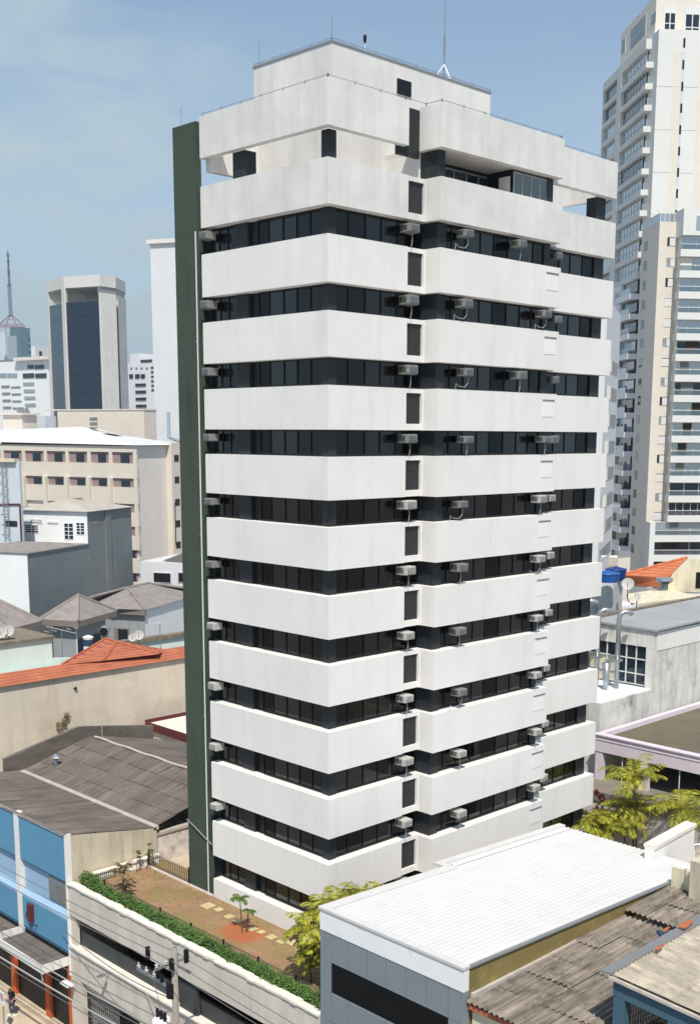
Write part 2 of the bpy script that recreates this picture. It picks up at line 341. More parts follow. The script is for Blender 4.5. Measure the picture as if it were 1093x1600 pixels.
# roof storey: open ring beam, terrace, penthouse
rb = MB()
o = [(0, 0), (4.87, 0), (4.87, .01), (4.87, .35)]
MB().box(0, 0, B[0], .35, WL, T[0]).build('ring_beam', 'white_roof_band', tw, bevel=.012)
MB().box(.352, 0, B[0], 4.87, .35, T[0]).build('ring_beam', 'white_roof_band', tw)
MB().box(4.6, .42, -.32, 6.02, .6, T[0]-.12).build('dark_infill_panel', 'louvre', tw)
MB().prism([(6, .45), (6, -.94), (15.1, -.94), (15.1, .0), (14.75, .0), (14.75, -.59), (6.35, -.59), (6.35, .45)], B[0], T[0]).build('ring_beam', 'white_roof_band', tw)
MB().box(15.102, 0, B[0], XR, .35, T[0]).build('ring_beam', 'white_roof_band', tw, bevel=.012)
MB().box(XR-.35, .352, B[0], XR, WL, T[0]).build('ring_beam', 'white_roof_band', tw)
MB().box(.352, WL-.35, B[0]-.55, XR-.352, WL, T[0]).build('ring_beam', 'white_roof_band', tw)
MB().box(6.352, -.588, B[0]+.004, 14.748, 2.998, B[0]+.25).build('loggia_roof', 'roof_light', tw)
MB().box(.64, .64, -2.3, 20.58, 8.16, -2.05).box(6.64, -.3, -2.3, 14.46, .63, -2.05).build('terrace_floor', 'roof_light', tw)
ph = MB().box(3, 3, -2.04, 14.0, 8.45, 4.5).build('penthouse_wall', 'white_roof_band', tw)
MB().box(2.96, 2.96, 4.5, 14.04, 8.5, 4.58).build('penthouse_coping', 'metal_grey', ph)
MB().box(7.15, 2.94, 3.17, 8.1, 2.996, 3.84).build('penthouse_window', 'dark_frame', ph)
MB().box(7.08, 2.985, 3.10, 8.17, 2.998, 3.91).build('window_surround', 'coping', ph)
# loggia: dark glazed back wall, white door, glass enclosure
MB().box(6.76, 1.2, -2.04, 11.698, 1.4, -.004).build('loggia_back_wall', 'dark_frame', tw)
dp = on('y', 1.2, 779, 285).x, on('y', 1.2, 796, 285).x
dq = sorted((on('x', 11.68, 779, 285).y, on('x', 11.68, 796, 285).y)); MB().box(11.66, dq[0], -2.04, 11.695, dq[1], -.3).build('loggia_door', 'white_facade', tw)
lg = MBf('F', 1.19)
for xx in (7.4, 8.3, 9.2, 10.1, 11.0): lg.w(xx-.04, xx+.04, -2.04, -.2, 0, .06)
lg.w(6.8, 11.6, -.24, -.16, 0, .06); lg = lg.build('loggia_window', 'metal_grey', tw); MBf('F', 1.2).w(6.8, 11.6, -2.0, -.25, .01, .03).build('pane', 'glass_far', lg)
e = MBf('F', -.47); mu = [11.75, 12.4, 13.1, 13.8, 14.35]
for a in mu: e.w(a-.025, a+.025, -2.0, -.1, -.05, 0)
e.w(11.75, 14.35, -.16, -.1, -.05, 0)
e = e.build('glass_enclosure', 'galv', tw)
MB().box(11.76, -.45, -2.04, 14.34, -.44, -.16).build('pane', 'glass_clear', e)
MB().box(11.7, -.4, -2.04, 11.74, 1.19, -.02).build('enclosure_side_frame', 'dark_frame', e)
MB().box(11.8, .6, -2.04, 14.3, .7, -.05).build('curtain_wall', 'blind', e)
MB().box(14.35, -.49, -2.2, 14.85, .35, -.002).build('loggia_end_pier', 'dark_paint', tw)
MB().tube([(7.6, .8, -.05), (7.6, .8, -.35), (7.9, .5, -.5)], .02).build('loggia_conduit', 'pipe_white', tw)
# side slab in dark green
MB().box(.02, 9.12, GZ, .30, 10.95, 1.72).build('green_side_slab', 'green_slab', tw)
MB().box(.302, 9.14, GZ, 6.5, 10.93, T[1]-.1).build('stair_core', 'dark_paint', tw)
MB().box(.5, WL+.002, GZ, 6.0, 9.118, T[1]-.1).build('slot_wall', 'dark_paint', tw)  # dark colour here paints in the shade of the unlit gap
MB().tube([(-.04, 9.2, -37), (-.04, 9.2, -3.2)], .035).build('riser_conduit', 'pipe_white', tw)
MB().tube([(-.05, 10.95, -32.7), (-.05, 10.3, -32.95), (-.05, 8.86, -33.55)], .045).build('sloping_conduit', 'metal_grey', tw)
# lightning conductor along the top edges
def conductor(pts, name='lightning_conductor'):
    c = MB().tube(pts, .016, 4)
    for p, q in zip(pts[:-1], pts[1:]):
        p, q = Vector(p), Vector(q); n = max(1, int((q-p).length/1.3))
        for i in range(n+1):
            m = p+(q-p)*i/n; c.tube([(m.x, m.y, m.z-.14), (m.x, m.y, m.z+.05)], .028, 5)
    return c.build(name, 'metal_grey', tw)
conductor([(.12, 8.7, T[0]+.13), (.12, .12, T[0]+.13), (4.75, .12, T[0]+.13), (6.1, .12, T[0]+.13), (6.1, -.82, T[0]+.13), (15.0, -.82, T[0]+.13), (15.0, .12, T[0]+.13), (21.1, .12, T[0]+.13)])
conductor([(3.02, 8.4, 4.68), (3.02, 3.02, 4.68), (13.98, 3.02, 4.68)])
MB().tube([(3.05, 8.1, 4.5), (3.05, 8.1, 5.6)], .012, 4).tube([(.3, 10.6, 1.7), (.3, 10.6, 2.6)], .012, 4).tube([(3.1, 3.1, 4.5), (3.1, 3.1, 5.6)], .012, 4).build('lightning_rod', 'metal_grey', tw)
for kk in (3, 6, 9): MB().box(-.03, 9.3, T[kk]-.9, .019, 9.36, T[kk]-.78).build('pipe_clip', 'metal_grey', tw)

def up(z, n=0): return z
am = thing('roof_antenna', 'thin antenna mast braced by white struts on the penthouse roof', 'antenna', (12.9, 5.2, 4.5))
MB().tube([(12.9, 5.2, 4.5), (12.9, 5.2, 7.6)], .04).tube([(12.9, 5.2, 7.6), (12.9, 5.2, 14)], .022).tube([(12.9, 5.2, 6.6), (12.9, 5.2, 7.5)], .06).build('mast', 'metal_grey', am)
for q in ((12.0, 5.9), (13.9, 5.0), (12.7, 4.2)): MB().tube([(12.9, 5.2, 6.1), (q[0], q[1], 4.52)], .035).build('brace', 'white_panel', am)
ll = thing('roof_warning_lamp', 'small dark lamp on a short stem at the penthouse roof edge', 'lamp', (5.2, 3.15, 4.58))
MB().tube([(5.2, 3.15, 4.5), (5.2, 3.15, 4.95)], .02).build('stem', 'pipe_white', ll)
MB().tube([(5.2, 3.15, 4.95), (5.2, 3.15, 5.05), (5.2, 3.15, 5.28), (5.2, 3.15, 5.33)], [.03, .07, .08, .03], 8).build('lamp_head', 'black', ll)

# window air conditioners
def make_ac(pale):
    t = thing('air_conditioner', 'x', 'air conditioner')
    MB().box(-.33, -.2, .06, .33, .45, .44).build('casing', 'ac_case' if pale else 'ac_case_grey', t, bevel=.015, local=True)
    g = MB().box(-.27, -.212, .10, .27, -.203, .40)
    for i in range(7): g.box(-.26, -.225, .12+i*.038, .26, -.212, .135+i*.038)
    g.build('grille', 'ac_grille_pale' if pale else 'ac_grille', t, local=True)
    s = MB()
    for i in range(5): s.box(-.336, .0+i*.085, .12, -.331, .06+i*.085, .38)
    s.build('side_vent', 'black', t, local=True)
    MB().tube([(-.3, -.15, +.045), (-.3, .5, +.045)], .015, 4).tube([(.3, -.15, .045), (.3, .5, .045)], .015, 4).tube([(-.3, -.1, .045), (.3, -.1, .045)], .015, 4).build('bracket', 'metal_grey', t, local=True)
    return t
acs = {0: make_ac(False), 1: make_ac(True)}
used = {0: False, 1: False}
def place_ac(loc, rot, pale, label, s=1.0):
    if not used[pale]: o = acs[pale]; used[pale] = True
    else: o = copy_tree(acs[pale])
    s *= random.uniform(.93, 1.05); o.location = loc; o.rotation_euler = (random.uniform(-.03, .03), random.uniform(-.03, .03), rot+random.uniform(-.04, .04)); o.scale = (s*random.uniform(.92, 1.04), s, s*random.uniform(.92, 1.08))
    tag(o, label, 'air conditioner', 'window air conditioners on the white office tower'); return o
def drain(x, y, z, z1, loop=True, lab=''):
    pts = [(x+.1, y, z), (x+.08, y, z-.25), (x-.15, y+.0, z-.45), (x-.55, y+.02, z-.42), (x-.75, y+.03, z-.30), (x-.78, y+.03, z-.55), (x-.78, y+.05, z1)] if loop else [(x, y, z), (x, y, z-.3), (x-.04, y+.02, z1)]
    MB().tube(pts, .014, 5).build('drain_hose', 'cable_pale', label=lab, cat='hose', group='drain hoses under the window air conditioners')
r2a = {1: 730, 2: 728, 3: 730, 4: 730, 5: 721, 6: 720, 7: 718, 8: 720, 9: 719, 10: 719}
r2b = {1: 814, 2: 852, 3: 813, 4: 852, 5: 845, 6: 843, 7: 840, 8: 838, 9: 838, 10: 836}
r3a = {1: 868, 2: 867, 3: 862, 4: 861, 5: 857, 6: 855, 7: 852, 8: 848, 9: 846, 10: 844}
zr = math.radians
for k in range(1, 12):
    od = ORD[k-1]; zt = B[k]-.62
    pal = k >= 5
    if k <= 10:
        place_ac((-.04, 8.42, zt+.02), -math.pi/2, 1 if k >= 7 else 0, f'air conditioner beside the green slab at left end, {od} window row from top', .88)
    place_ac((5.05, -.06, zt), 0, pal, f'air conditioner over the dark recess mid tower, {od} window row from top', 1.0)
    drain(5.05, -.1, zt, T[k+1]+.01, False, f'hose under the mid tower air conditioner, {od} window row from top')
    if k in r2a:
        v = {1: 372, 2: 480, 3: 587, 4: 690, 5: 790, 6: 888, 7: 989, 8: 1082, 9: 1178, 10: 1272}[k]
        x = on('y', -1.15, r2a[k]+3, v).x
        place_ac((x, -1.0, zt+.02), 0, 1 if k >= 9 else 0, f'air conditioner near left corner of the projecting bay, {od} window row from top', .9)
        drain(x, -1.0, zt, T[k+1]+.01, k in (1, 2, 3, 5, 8), f'hose under the bay left corner air conditioner, {od} window row from top')
        v = {1: 381, 2: 489, 3: 584, 4: 684, 5: 776, 6: 871, 7: 962, 8: 1050, 9: 1141, 10: 1230}[k]
        x = on('y', -1.15, r2b[k]+3, v).x
        place_ac((x, -1.0, zt+.02), 0, pal, f'air conditioner further right on the projecting bay, {od} window row from top', .9)
        drain(x, -1.0, zt, T[k+1]+.01, k in (2, 6), f'hose under the bay right hand air conditioner, {od} window row from top')
        x = on('y', -.15, r3a[k]+4, v+8).x
        place_ac((x, -.05, zt-.02), 0, pal, f'half hidden air conditioner behind the bay right edge, {od} window row from top', .9)

# ================================================================ NEAR GROUND: parking podium, lawn, street
mat('beige_render', A(203, 196, 184), var=0.10, scale=0.5, streak=0.4, dark=A(150, 146, 136), bump=0.2, sharp=0.45)
mat('cope_stone', AH(240, 236, 222), var=0.15, scale=5, bump=0.8, bscale=25)
mat('lawn', AH(166, 134, 104), var=0.22, scale=0.7, bump=0.6, bscale=60, moss=(AH(140, 130, 78), 0.5, 0.47, 0.7))
mat('dry_grass', AH(150, 136, 92), var=0.3, scale=2, island=0.3, bump=0)
mat('red_soil', AH(176, 102, 62), var=0.2, scale=4, bump=0.4)
mat('stepping', AH(205, 188, 140), var=0.15, scale=4)
mat('hedge_leaf', (0.075, 0.15, 0.03), rough=0.6, var=0.35, scale=1.5, island=0.55, bump=0)
mat('palm_yellow', (0.33, 0.33, 0.035), rough=0.55, var=0.5, scale=1.1, island=0.55, bump=0)
mat('palm_green', (0.10, 0.17, 0.03), rough=0.55, var=0.3, scale=1.5, island=0.4, bump=0)
mat('palm_dry', (0.20, 0.15, 0.07), rough=0.7, var=0.3, scale=2, island=0.4, bump=0)
mat('red_leaf', (0.16, 0.03, 0.03), rough=0.6, var=0.3, scale=2, island=0.4, bump=0)
mat('trunk', (0.12, 0.085, 0.055), var=0.3, scale=5, bump=0.4)
mat('fence_iron', (0.13, 0.115, 0.10), rough=0.6, var=0.1, bump=0)
mat('screen', (0.060, 0.065, 0.065), rough=0.7, var=0.2, scale=0.7, bump=0)
LZ = -36.4
pk = thing('parking_podium', 'concrete parking block with open bands under the lawn terrace', 'parking building', (-4.8, 5, GZ))
PY0, PY1 = -4.62, 15.18
MB().box(-4.8, PY0, -37.92, -4.52, PY1, -36.22).build('parapet', 'beige_render', pk, bevel=.01)
MB().box(-4.8, PY0, -41.4, -4.52, PY1, -39.72).build('parapet', 'beige_render', pk)
MB().box(-4.92, PY0, -39.716, -4.40, PY1, -39.62).build('ledge', 'coping', pk)
cp = MB()
y = PY0
while y < PY1-.1:
    l = random.uniform(.25, .55); q = random.uniform(0, .05)
    cp.box(-4.86-random.uniform(0, .05), y, -36.21, -4.48+random.uniform(0, .06), min(y+l-.01, PY1), -36.13+q); y += l
cp.build('stone_coping', 'cope_stone', pk)
MB().box(-4.5, PY0, -37.0, -.02, PY1, LZ-.01).box(-4.5, PY0, -41.9, 0, PY1, -41.42).build('deck', 'beige_render', pk)
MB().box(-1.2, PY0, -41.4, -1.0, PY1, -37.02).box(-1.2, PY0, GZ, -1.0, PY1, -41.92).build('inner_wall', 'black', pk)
MB().box(-4.40, PY0, -39.62, -4.36, 4.1, -38.75).box(-4.40, 5.5, -39.62, -4.36, 14.7, -38.75).build('screen_panel', 'screen', pk)
MB().box(-4.55, 3.55, -39.6, -4.35, 5.35, -38.0).build('infill_panel', 'beige_render', pk, label='brownish grey infill panel in the dark opening') if False else MB().box(-4.62, 4.1, -39.61, -4.45, 5.5, -38.2).build('infill_panel', 'screen', pk)
MB().box(-4.78, 14.25, GZ, -4.45, PY1, -41.42).build('pillar', 'beige_render', pk); MB().box(-4.7, 14.75, -39.61, -4.45, PY1, -37.93).build('pillar', 'beige_render', pk)
for yy in (8.4, 2.5, -2.6): MB().box(-4.7, yy, GZ, -4.3, yy+.45, -41.42).build('pillar', 'beige_render', pk)
gt = MB()
for i in range(14): gt.box(-4.3, 11.4+i*.2, GZ, -4.26, 11.44+i*.2, -41.6)
for i in range(8): gt.box(-4.31, 11.4, GZ+.2+i*.38, -4.25, 14.2, GZ+.24+i*.38)
gt.build('gate', 'metal_grey', pk)
MB().box(-4.8, PY0, -37.9, 0, PY0+.2, -37.0).build('side_wall', 'beige_render', pk)
MB().quad((-4.5, PY0, LZ), (1.3, PY0, LZ), (1.3, PY1, LZ), (-4.5, PY1, LZ)).build('lawn', 'lawn', kind='structure')
MB().box(.0, -4.7, LZ-3, 6.4, .0, LZ+.01).build('garden_ground', 'lawn', kind='structure')
MB().quad((.02, 10.96, LZ-.25), (14, 10.96, LZ-.25), (14, 15.5, LZ-.25), (.02, 15.5, LZ-.25)).build('paved_yard', 'pavement', kind='structure')
# lawn border kerb, low white side wall
MB().box(-.06, 8.9, LZ+.002, .015, 10.97, LZ+.1).box(-.06, 10.972, LZ-.2, .06, 14.7, LZ+.1).build('lawn_kerb', 'coping', kind='structure')
b = MB()
for (u, v, s) in ((325, 1416, .62), (342, 1422, .4), (358, 1433, .42), (372, 1440, .42), (394, 1452, .45), (408, 1457, .35), (424, 1465, .45), (440, 1472, .42), (457, 1473, .6)):
    p = on('z', LZ, u, v)
    o = MB().box(p.x-s/2, p.y-s/2, LZ+.003, p.x+s/2, p.y+s/2, LZ+.05).build('stepping_stone', 'stepping', label='pale square slab set in the worn lawn', cat='stepping stone', group='stepping stones across the lawn', bevel=.01)
m = MATS['lawn']; t = m.node_tree; l = t.links; bs_ = t.nodes['Principled BSDF']; src = bs_.inputs['Base Color'].links[0].from_socket
geo = N(t, 'ShaderNodeNewGeometry'); vm = N(t, 'ShaderNodeVectorMath', operation='SUBTRACT'); vm.inputs[1].default_value = (-1.72, 4.3, LZ); l.new(geo.outputs['Position'], vm.inputs[0])
v2 = N(t, 'ShaderNodeVectorMath', operation='MULTIPLY'); v2.inputs[1].default_value = (1.0, .78, 0); l.new(vm.outputs[0], v2.inputs[0]); v3 = N(t, 'ShaderNodeVectorMath', operation='LENGTH'); l.new(v2.outputs[0], v3.inputs[0])
nn_ = N(t, 'ShaderNodeTexNoise'); nn_.inputs['Scale'].default_value = 2.5; nn_.inputs['Detail'].default_value = 5; l.new(geo.outputs['Position'], nn_.inputs['Vector'])
ma = N(t, 'ShaderNodeMath', operation='MULTIPLY_ADD'); ma.inputs[1].default_value = 1.1; l.new(nn_.outputs[0], ma.inputs[0]); l.new(v3.outputs['Value'], ma.inputs[2])
rr = N(t, 'ShaderNodeMapRange'); rr.inputs[1].default_value = 1.25; rr.inputs[2].default_value = 1.75; rr.inputs[3].default_value = .9; rr.inputs[4].default_value = 0; l.new(ma.outputs[0], rr.inputs[0])
xx = N(t, 'ShaderNodeMixRGB'); xx.inputs[2].default_value = (*AH(178, 104, 66), 1); l.new(rr.outputs[0], xx.inputs[0]); l.new(src, xx.inputs[1]); l.new(xx.outputs[0], bs_.inputs['Base Color'])
# grass tufts
g = MB()
for i in range(3800):
    x, y = random.uniform(-3.5, -.06), random.uniform(-4.4, 14.7)
    if (x+1.72)**2+((y-4.3)/1.35)**2 < 1.1: continue
    edge = 1 if (x > -.8 or y > 13 or y < 0) else 0
    if not edge and random.random() < .55: continue
    h = random.uniform(.02, .07); a = random.uniform(0, 6.28); dx, dy = math.cos(a)*.03, math.sin(a)*.03
    g.quad((x-dx, y-dy, LZ+.004), (x+dx, y+dy, LZ+.004), (x+dy*.6, y+dx*.6, LZ+h))
g.build('grass', 'dry_grass', label='short dry grass on the terrace lawn', cat='grass', kind='stuff')
sw = thing('garden_side_wall', 'low white wall with a flat cap along the lawn beside the stained building', 'garden wall', (-1.5, 14.95, LZ))
MB().box(-3.9, 14.85, LZ, .75, 15.05, LZ+.42).build('wall', 'white_facade', sw)
MB().box(-3.95, 14.78, LZ+.423, .8, 15.12, LZ+.50).build('cap', 'coping', sw)
MB().box(-3.9, 14.8, LZ+.02, .5, 14.84, LZ+.12).build('base_strip', 'coping', sw)

def iron_fence(p, q, h, n, label, grp, post=2.3, r=.012):
    p, q = Vector(p), Vector(q); t = thing('iron_fence', label, 'fence', tuple(p), 0, grp)
    b = MB(); L_ = (q-p).length; d = (q-p)/L_
    for i in range(n+1):
        a = p+(q-p)*i/n; b.box(a.x-r, a.y-r, a.z+.02, a.x+r, a.y+r, a.z+h)
    b.build('bars', 'fence_iron', t)
    MB().tube([p+Vector((0, 0, h*.86)), q+Vector((0, 0, h*.86))], .016, 4).build('top_rail', 'fence_iron', t)
    MB().tube([p+Vector((0, 0, .12)), q+Vector((0, 0, .12))], .016, 4).build('bottom_rail', 'fence_iron', t)
    m = max(1, int(L_/post))
    for i in range(m+1):
        a = p+(q-p)*i/m; MB().box(a.x-.035, a.y-.035, a.z, a.x+.035, a.y+.035, a.z+h+.05).build('post', 'black', t)
    return t
iron_fence((-3.55, -4.3, LZ), (-3.55, 13.6, LZ), .5, 120, 'long low iron fence between the hedge and the worn lawn', None)
iron_fence((.02, 11.0, LZ), (.02, 14.75, LZ), .95, 18, 'grey iron railing between the lawn and the yard by the green slab', None)
iron_fence((-4.0, 14.7, LZ), (-2.2, 14.7, LZ), .45, 14, 'short iron railing in front of the low white garden wall', None)

def leafclump(b, c, r, n, ls):
    for i in range(n):
        a = random.uniform(0, 6.283); z = random.uniform(-1, 1); k = math.sqrt(1-z*z)*(.55+.45*random.random())
        p = Vector((c[0]+math.cos(a)*k*r[0], c[1]+math.sin(a)*k*r[1], c[2]+z*r[2]*(.6+.4*random.random())))
        u = Vector((random.gauss(0, 1), random.gauss(0, 1), random.gauss(0, .6))).normalized(); v = u.orthogonal().normalized(); s = ls*random.uniform(.6, 1.4)
        b.quad(p-u*s, p+v*s*.5, p+u*s, p-v*s*.5)
h = MB(); y = -4.4
while y < 15.0:
    big = y > 13.6
    r = random.uniform(.27, .5)*(1.15 if big else 1); x = -4.05+random.uniform(-.16, .12)
    leafclump(h, (x, y, LZ+.3+(.12 if big else 0)), (r, r*1.0, .34*(1.3 if big else 1)), 430, .05)
    y += random.uniform(.26, .42)
h.build('hedge', 'hedge_leaf', label='clipped green hedge along the parapet of the parking block', cat='hedge')

# ---- palms
def frond(b, base, yaw, length, droop, leafw, up=.9, n=18, leaf=.36, tw=0.0):
    p = Vector(base); el = up; step = length/n; spine = [p.copy()]
    for i in range(n):
        d = Vector((math.cos(yaw)*math.cos(el), math.sin(yaw)*math.cos(el), math.sin(el))); p = p+d*step; spine.append(p.copy()); el -= droop/n*(0.6+i/n)
    side = Vector((-math.sin(yaw), math.cos(yaw), 0))
    for i in range(2, n+1):
        t = i/n; L_ = leaf*(math.sin(math.pi*min(1, .18+.80*t))**.6)*random.uniform(.8, 1.15)
        d = (spine[i]-spine[i-1]).normalized()
        for sg in (-1, 1):
            for q in (0, .5):
                o = spine[i-1]+(spine[i]-spine[i-1])*q
                tip = o+side*sg*L_*.80+d*L_*.55+Vector((0, 0, -L_*random.uniform(.15, .6))); wv = d*leafw
                mid = (o+tip)/2+Vector((0, 0, .06*L_)); b.quad(o, mid-wv, tip, mid+wv)
    b.tube(spine, .018, 4, r1=.005)
def palm(name, label, base, stems, m, crownlen, nf, trunk_r=.06, lo=.36, group=None, seed=1, up=(0.3, 1.2)):
    random.seed(seed); t = thing(name, label, 'palm', tuple(base), 0, group)
    for (dx, dy, h, lean, am, fl) in stems:
        top = Vector((base[0]+dx+math.cos(am)*lean, base[1]+dy+math.sin(am)*lean, base[2]+h))
        b0 = Vector((base[0]+dx, base[1]+dy, base[2]))
        MB().tube([b0, b0.lerp(top, .5)+Vector((math.cos(am), math.sin(am), 0))*lean*-.08, top], trunk_r, 7, r1=trunk_r*.6).build('trunk', 'trunk', t)
        c = MB()
        for i in range(nf):
            frond(c, top, i*2.399+seed, crownlen*fl*random.uniform(.8, 1.1), random.uniform(1.2, 2.3), .022 if lo < .45 else .032, random.uniform(*up), leaf=lo*fl)
        c.build('crown', m, t)
    return t
palm('young_palm', 'young twin stemmed palm on a patch of red soil in the lawn', (-1.72, 4.3, LZ), [(0, 0, 1.75, .1, 2, 1), (.18, -.1, 1.15, .15, 5, .75)], 'palm_green', .6, 7, .035, .2, seed=3)
palm('dry_palm', 'small dry clump of palm beside the hedge at the far end of the lawn', (-3.05, 12.5, LZ), [(0, 0, 1.3, .15, 1, 1), (.2, .25, 1.0, .2, 3, .9), (-.1, -.3, .85, .2, 4.4, .8)], 'palm_dry', .75, 8, .03, .16, seed=4)
palm('dry_palm', 'brown thin stemmed palm by the hedge near the grey panelled building', (-2.9, -1.45, LZ), [(0, 0, 2.0, .15, 1, 1), (.2, -.35, 1.5, .2, 3, .8)], 'palm_dry', .7, 8, .035, .22, seed=9)
palm('slender_shrub', 'thin upright shrub against the low white garden wall', (-.75, 14.5, LZ), [(0, 0, .95, .05, 1, .6), (.15, .1, .7, .1, 3, .6), (-.2, 0, 1.15, .1, 5, .6)], 'palm_green', .38, 6, .02, .1, seed=6, up=(.8, 1.5))
palm('slender_shrub', 'taller thin shrub at the corner of the low wall and the railing', (-.15, 14.4, LZ), [(0, 0, 1.35, .05, 1, .6), (.2, -.1, 1.0, .1, 3, .6), (-.15, .1, .8, .1, 5, .6)], 'palm_green', .42, 7, .02, .1, seed=8, up=(.8, 1.5))
palm('golden_palm', 'yellow green palm clump between the tower corner and the white roof', (-2.0, -2.6, LZ), [(0, 0, 3.4, .6, .3, 1.05), (.9, -.3, 3.5, .7, .1, 1.0), (.3, .2, 2.9, .6, 1.9, .9), (-.2, .1, 2.6, .8, 2.7, .95), (.1, -.3, 2.2, .9, 3.3, .9), (-.3, .0, 1.6, .7, 2.9, .8), (-.1, .3, 1.1, .6, 3.6, .7)], 'palm_yellow', 1.8, 13, .05, .5, seed=12)
palm('green_palm', 'darker green palm leaves showing behind the yellow palm', (-.2, -2.2, LZ), [(0, 0, 2.7, .3, .2, .9)], 'palm_green', 1.5, 8, .05, .4, seed=13)
palm('golden_palm', 'tall yellow palm rising behind the white ribbed roof', (23.2, -2.0, -39.0), [(0, 0, 6.3, .4, 2.0, 1.1), (.5, -.8, 4.6, 1.6, -.6, 1.15), (.2, .3, 3.6, 1.0, 2.2, 1.0), (-.6, .8, 3.2, 1.2, 2.6, 1.0), (.2, .2, 4.4, .7, 1.4, .9)], 'palm_yellow', 2.2, 16, .07, .58, seed=21)
palm('golden_palm', 'low yellow palm just left of the tall one behind the white roof', (21.9, -.3, -39.0), [(0, 0, 3.7, .5, 2.0, 1), (.5, -.3, 3.2, .9, .6, 1), (-.4, .4, 3.3, .9, 2.6, .9)], 'palm_yellow', 1.9, 16, .06, .52, seed=25)
rs = MB()
for i in range(9): leafclump(rs, (23.6+random.uniform(-.25, .25), 1.1+random.uniform(-.25, .25), -36.4+i*.27), (.42-.03*i, .42-.03*i, .25), 60, .09)
rs.build('red_leaved_shrub', 'red_leaf', label='narrow dark red shrub against the stained wall behind the tower', cat='shrub')
random.seed(11)

# ================================================================ BLUE BUILDING and the big grey roof beside it
mat('blue_paint', A(92, 144, 174), var=0.06, scale=0.5, streak=0.15, dark=A(70, 120, 160), bump=0.05)
mat('blue_pale', A(150, 180, 206), var=0.06, bump=0.05)
mat('stained_render', A(202, 192, 170), var=0.15, scale=0.6, streak=0.65, dark=(0.13, 0.125, 0.11), bump=0.2, sharp=0.44)
mat('fibre_roof', AH(120, 112, 105), var=0.16, scale=0.45, island=0.12, grain=((0.35, 5.0, 1.0), 0.38), bump=0.3, bscale=10, moss=((0.11, 0.10, 0.09), 0.8, 0.52, 0.6))
mat('hip_sheet', AH(158, 150, 145), var=0.16, scale=0.5, bump=0.2, grain=((1.2, 1.2, 0.3), 0.2), moss=(AH(120, 112, 106), 0.5, 0.52, 0.6))
mat('orange_paint', A(190, 92, 50), var=0.15, streak=0.2, bump=0)
mat('flashing', AH(200, 192, 182), rough=0.5, var=0.2, scale=2, bump=0)
mat('dark_wall', (0.03, 0.028, 0.026), var=0.2, bump=0)
mat('curtain', A(160, 165, 160, .6), var=0.2, bump=0)
BY = 15.22
bb = thing('blue_building', 'blue panelled shop building with white pilasters and a long grey sheet roof', 'shop building', (-4.8, 22, GZ))
MB().box(-4.5, BY+.205, GZ, 13.2, 30.4, -35.2).build('body', 'stained_render', bb)
def rz(x, y):   # roof height across the valley and the ridge
    if x < .9: return -33.5-(x+4.8)*.17
    if x < 6.1: return -34.47+(x-.9)*.275
    return -33.04-(x-6.1)*.23
MB().prism([(-4.79, BY), (.9, BY), (.9, BY+.2), (-4.79, BY+.2)], GZ, lambda x, y: rz(x, y)-.03).build('side_wall', 'stained_render', bb)
def sheets(parent, x0, x1, y0, y1, nx, ny, zf, name='roof_sheets', m='fibre_roof', along_x=True, pitch=.18, amp=.025, jit=.012):
    b = MB()
    for i in range(nx):
        for j in range(ny):
            xa, xb = x0+(x1-x0)*i/nx, x0+(x1-x0)*(i+1)/nx; ya, yb = y0+(y1-y0)*j/ny, y0+(y1-y0)*(j+1)/ny
            jz = random.uniform(-jit, jit); jx = random.uniform(-jit, jit)*2
            up0 = zf(xa, ya); up1 = zf(xb, ya)
            lift = .03
            if along_x:
                lo_first = up0 < up1
                f = lambda x, y: zf(x, y)+jz+lift*(((xb-x)/(xb-xa)) if lo_first else ((x-xa)/(xb-xa)))
                corrugated(b, xa-.05+jx, xb+.05+jx, ya, yb, f, pitch, amp, True)
            else:
                v0, v1 = zf(xa, ya), zf(xa, yb); lo_first = v0 < v1
                f = lambda x, y: zf(x, y)+jz+lift*(((yb-y)/(yb-ya)) if lo_first else ((y-ya)/(yb-ya)))
                corrugated(b, xa, xb, ya-.05+jx, yb+.05+jx, f, pitch, amp, False)
    return b.build(name, m, parent, smooth=False)
sheets(bb, -4.85, .72, BY-.02, 30.6, 3, 14, rz)
sheets(bb, 1.0, 6.1, BY+.1, 30.6, 4, 14, rz)
sheets(bb, 6.1, 13.2, BY+.1, 30.6, 4, 14, rz)
MB().prism([(.70, BY), (1.05, BY), (1.05, 30.5), (.70, 30.5)], -34.6, -34.38).build('valley_gutter', 'flashing', bb)
MB().tube([(6.1, y/2, -32.98+.03*math.sin(y)) for y in range(31, 61)], .09, 6).build('ridge_cap', 'flashing', bb)
MB().prism([(-.2, 30.62), (5.3, 30.62), (5.3, 30.95), (-.2, 30.95)], -36, lambda x, y: -33.45+(x+.2)*.215).prism([(5.302, 30.62), (11.2, 30.62), (11.2, 30.95), (5.302, 30.95)], -36, lambda x, y: -32.27-(x-5.3)*.16).build('end_parapet', 'fibre_roof', bb)
MB().tube([(6.9, 30.4, -33.2), (6.9, 30.4, -32.2)], .03).tube([(4.9, 30.6, -32.25), (9.5, 30.6, -32.2)], .02, 4).build('roof_pipe', 'flashing', bb)
tv = on('x', 2.4, 88, 1200)
vt = thing('roof_vent', 'small galvanised vent pipe with a cap on the big grey roof', 'roof vent', (tv.x, tv.y, rz(tv.x, tv.y)))
z = rz(tv.x, tv.y); MB().tube([(tv.x, tv.y, z-.1), (tv.x, tv.y, z+.55)], .12, 10).build('pipe', 'galv', vt, smooth=True)
MB().tube([(tv.x, tv.y, z+.6), (tv.x, tv.y, z+.66), (tv.x, tv.y, z+.85)], [.34, .30, .03], 8).build('cap', 'galv', vt)
f = MBf('L', -4.8)
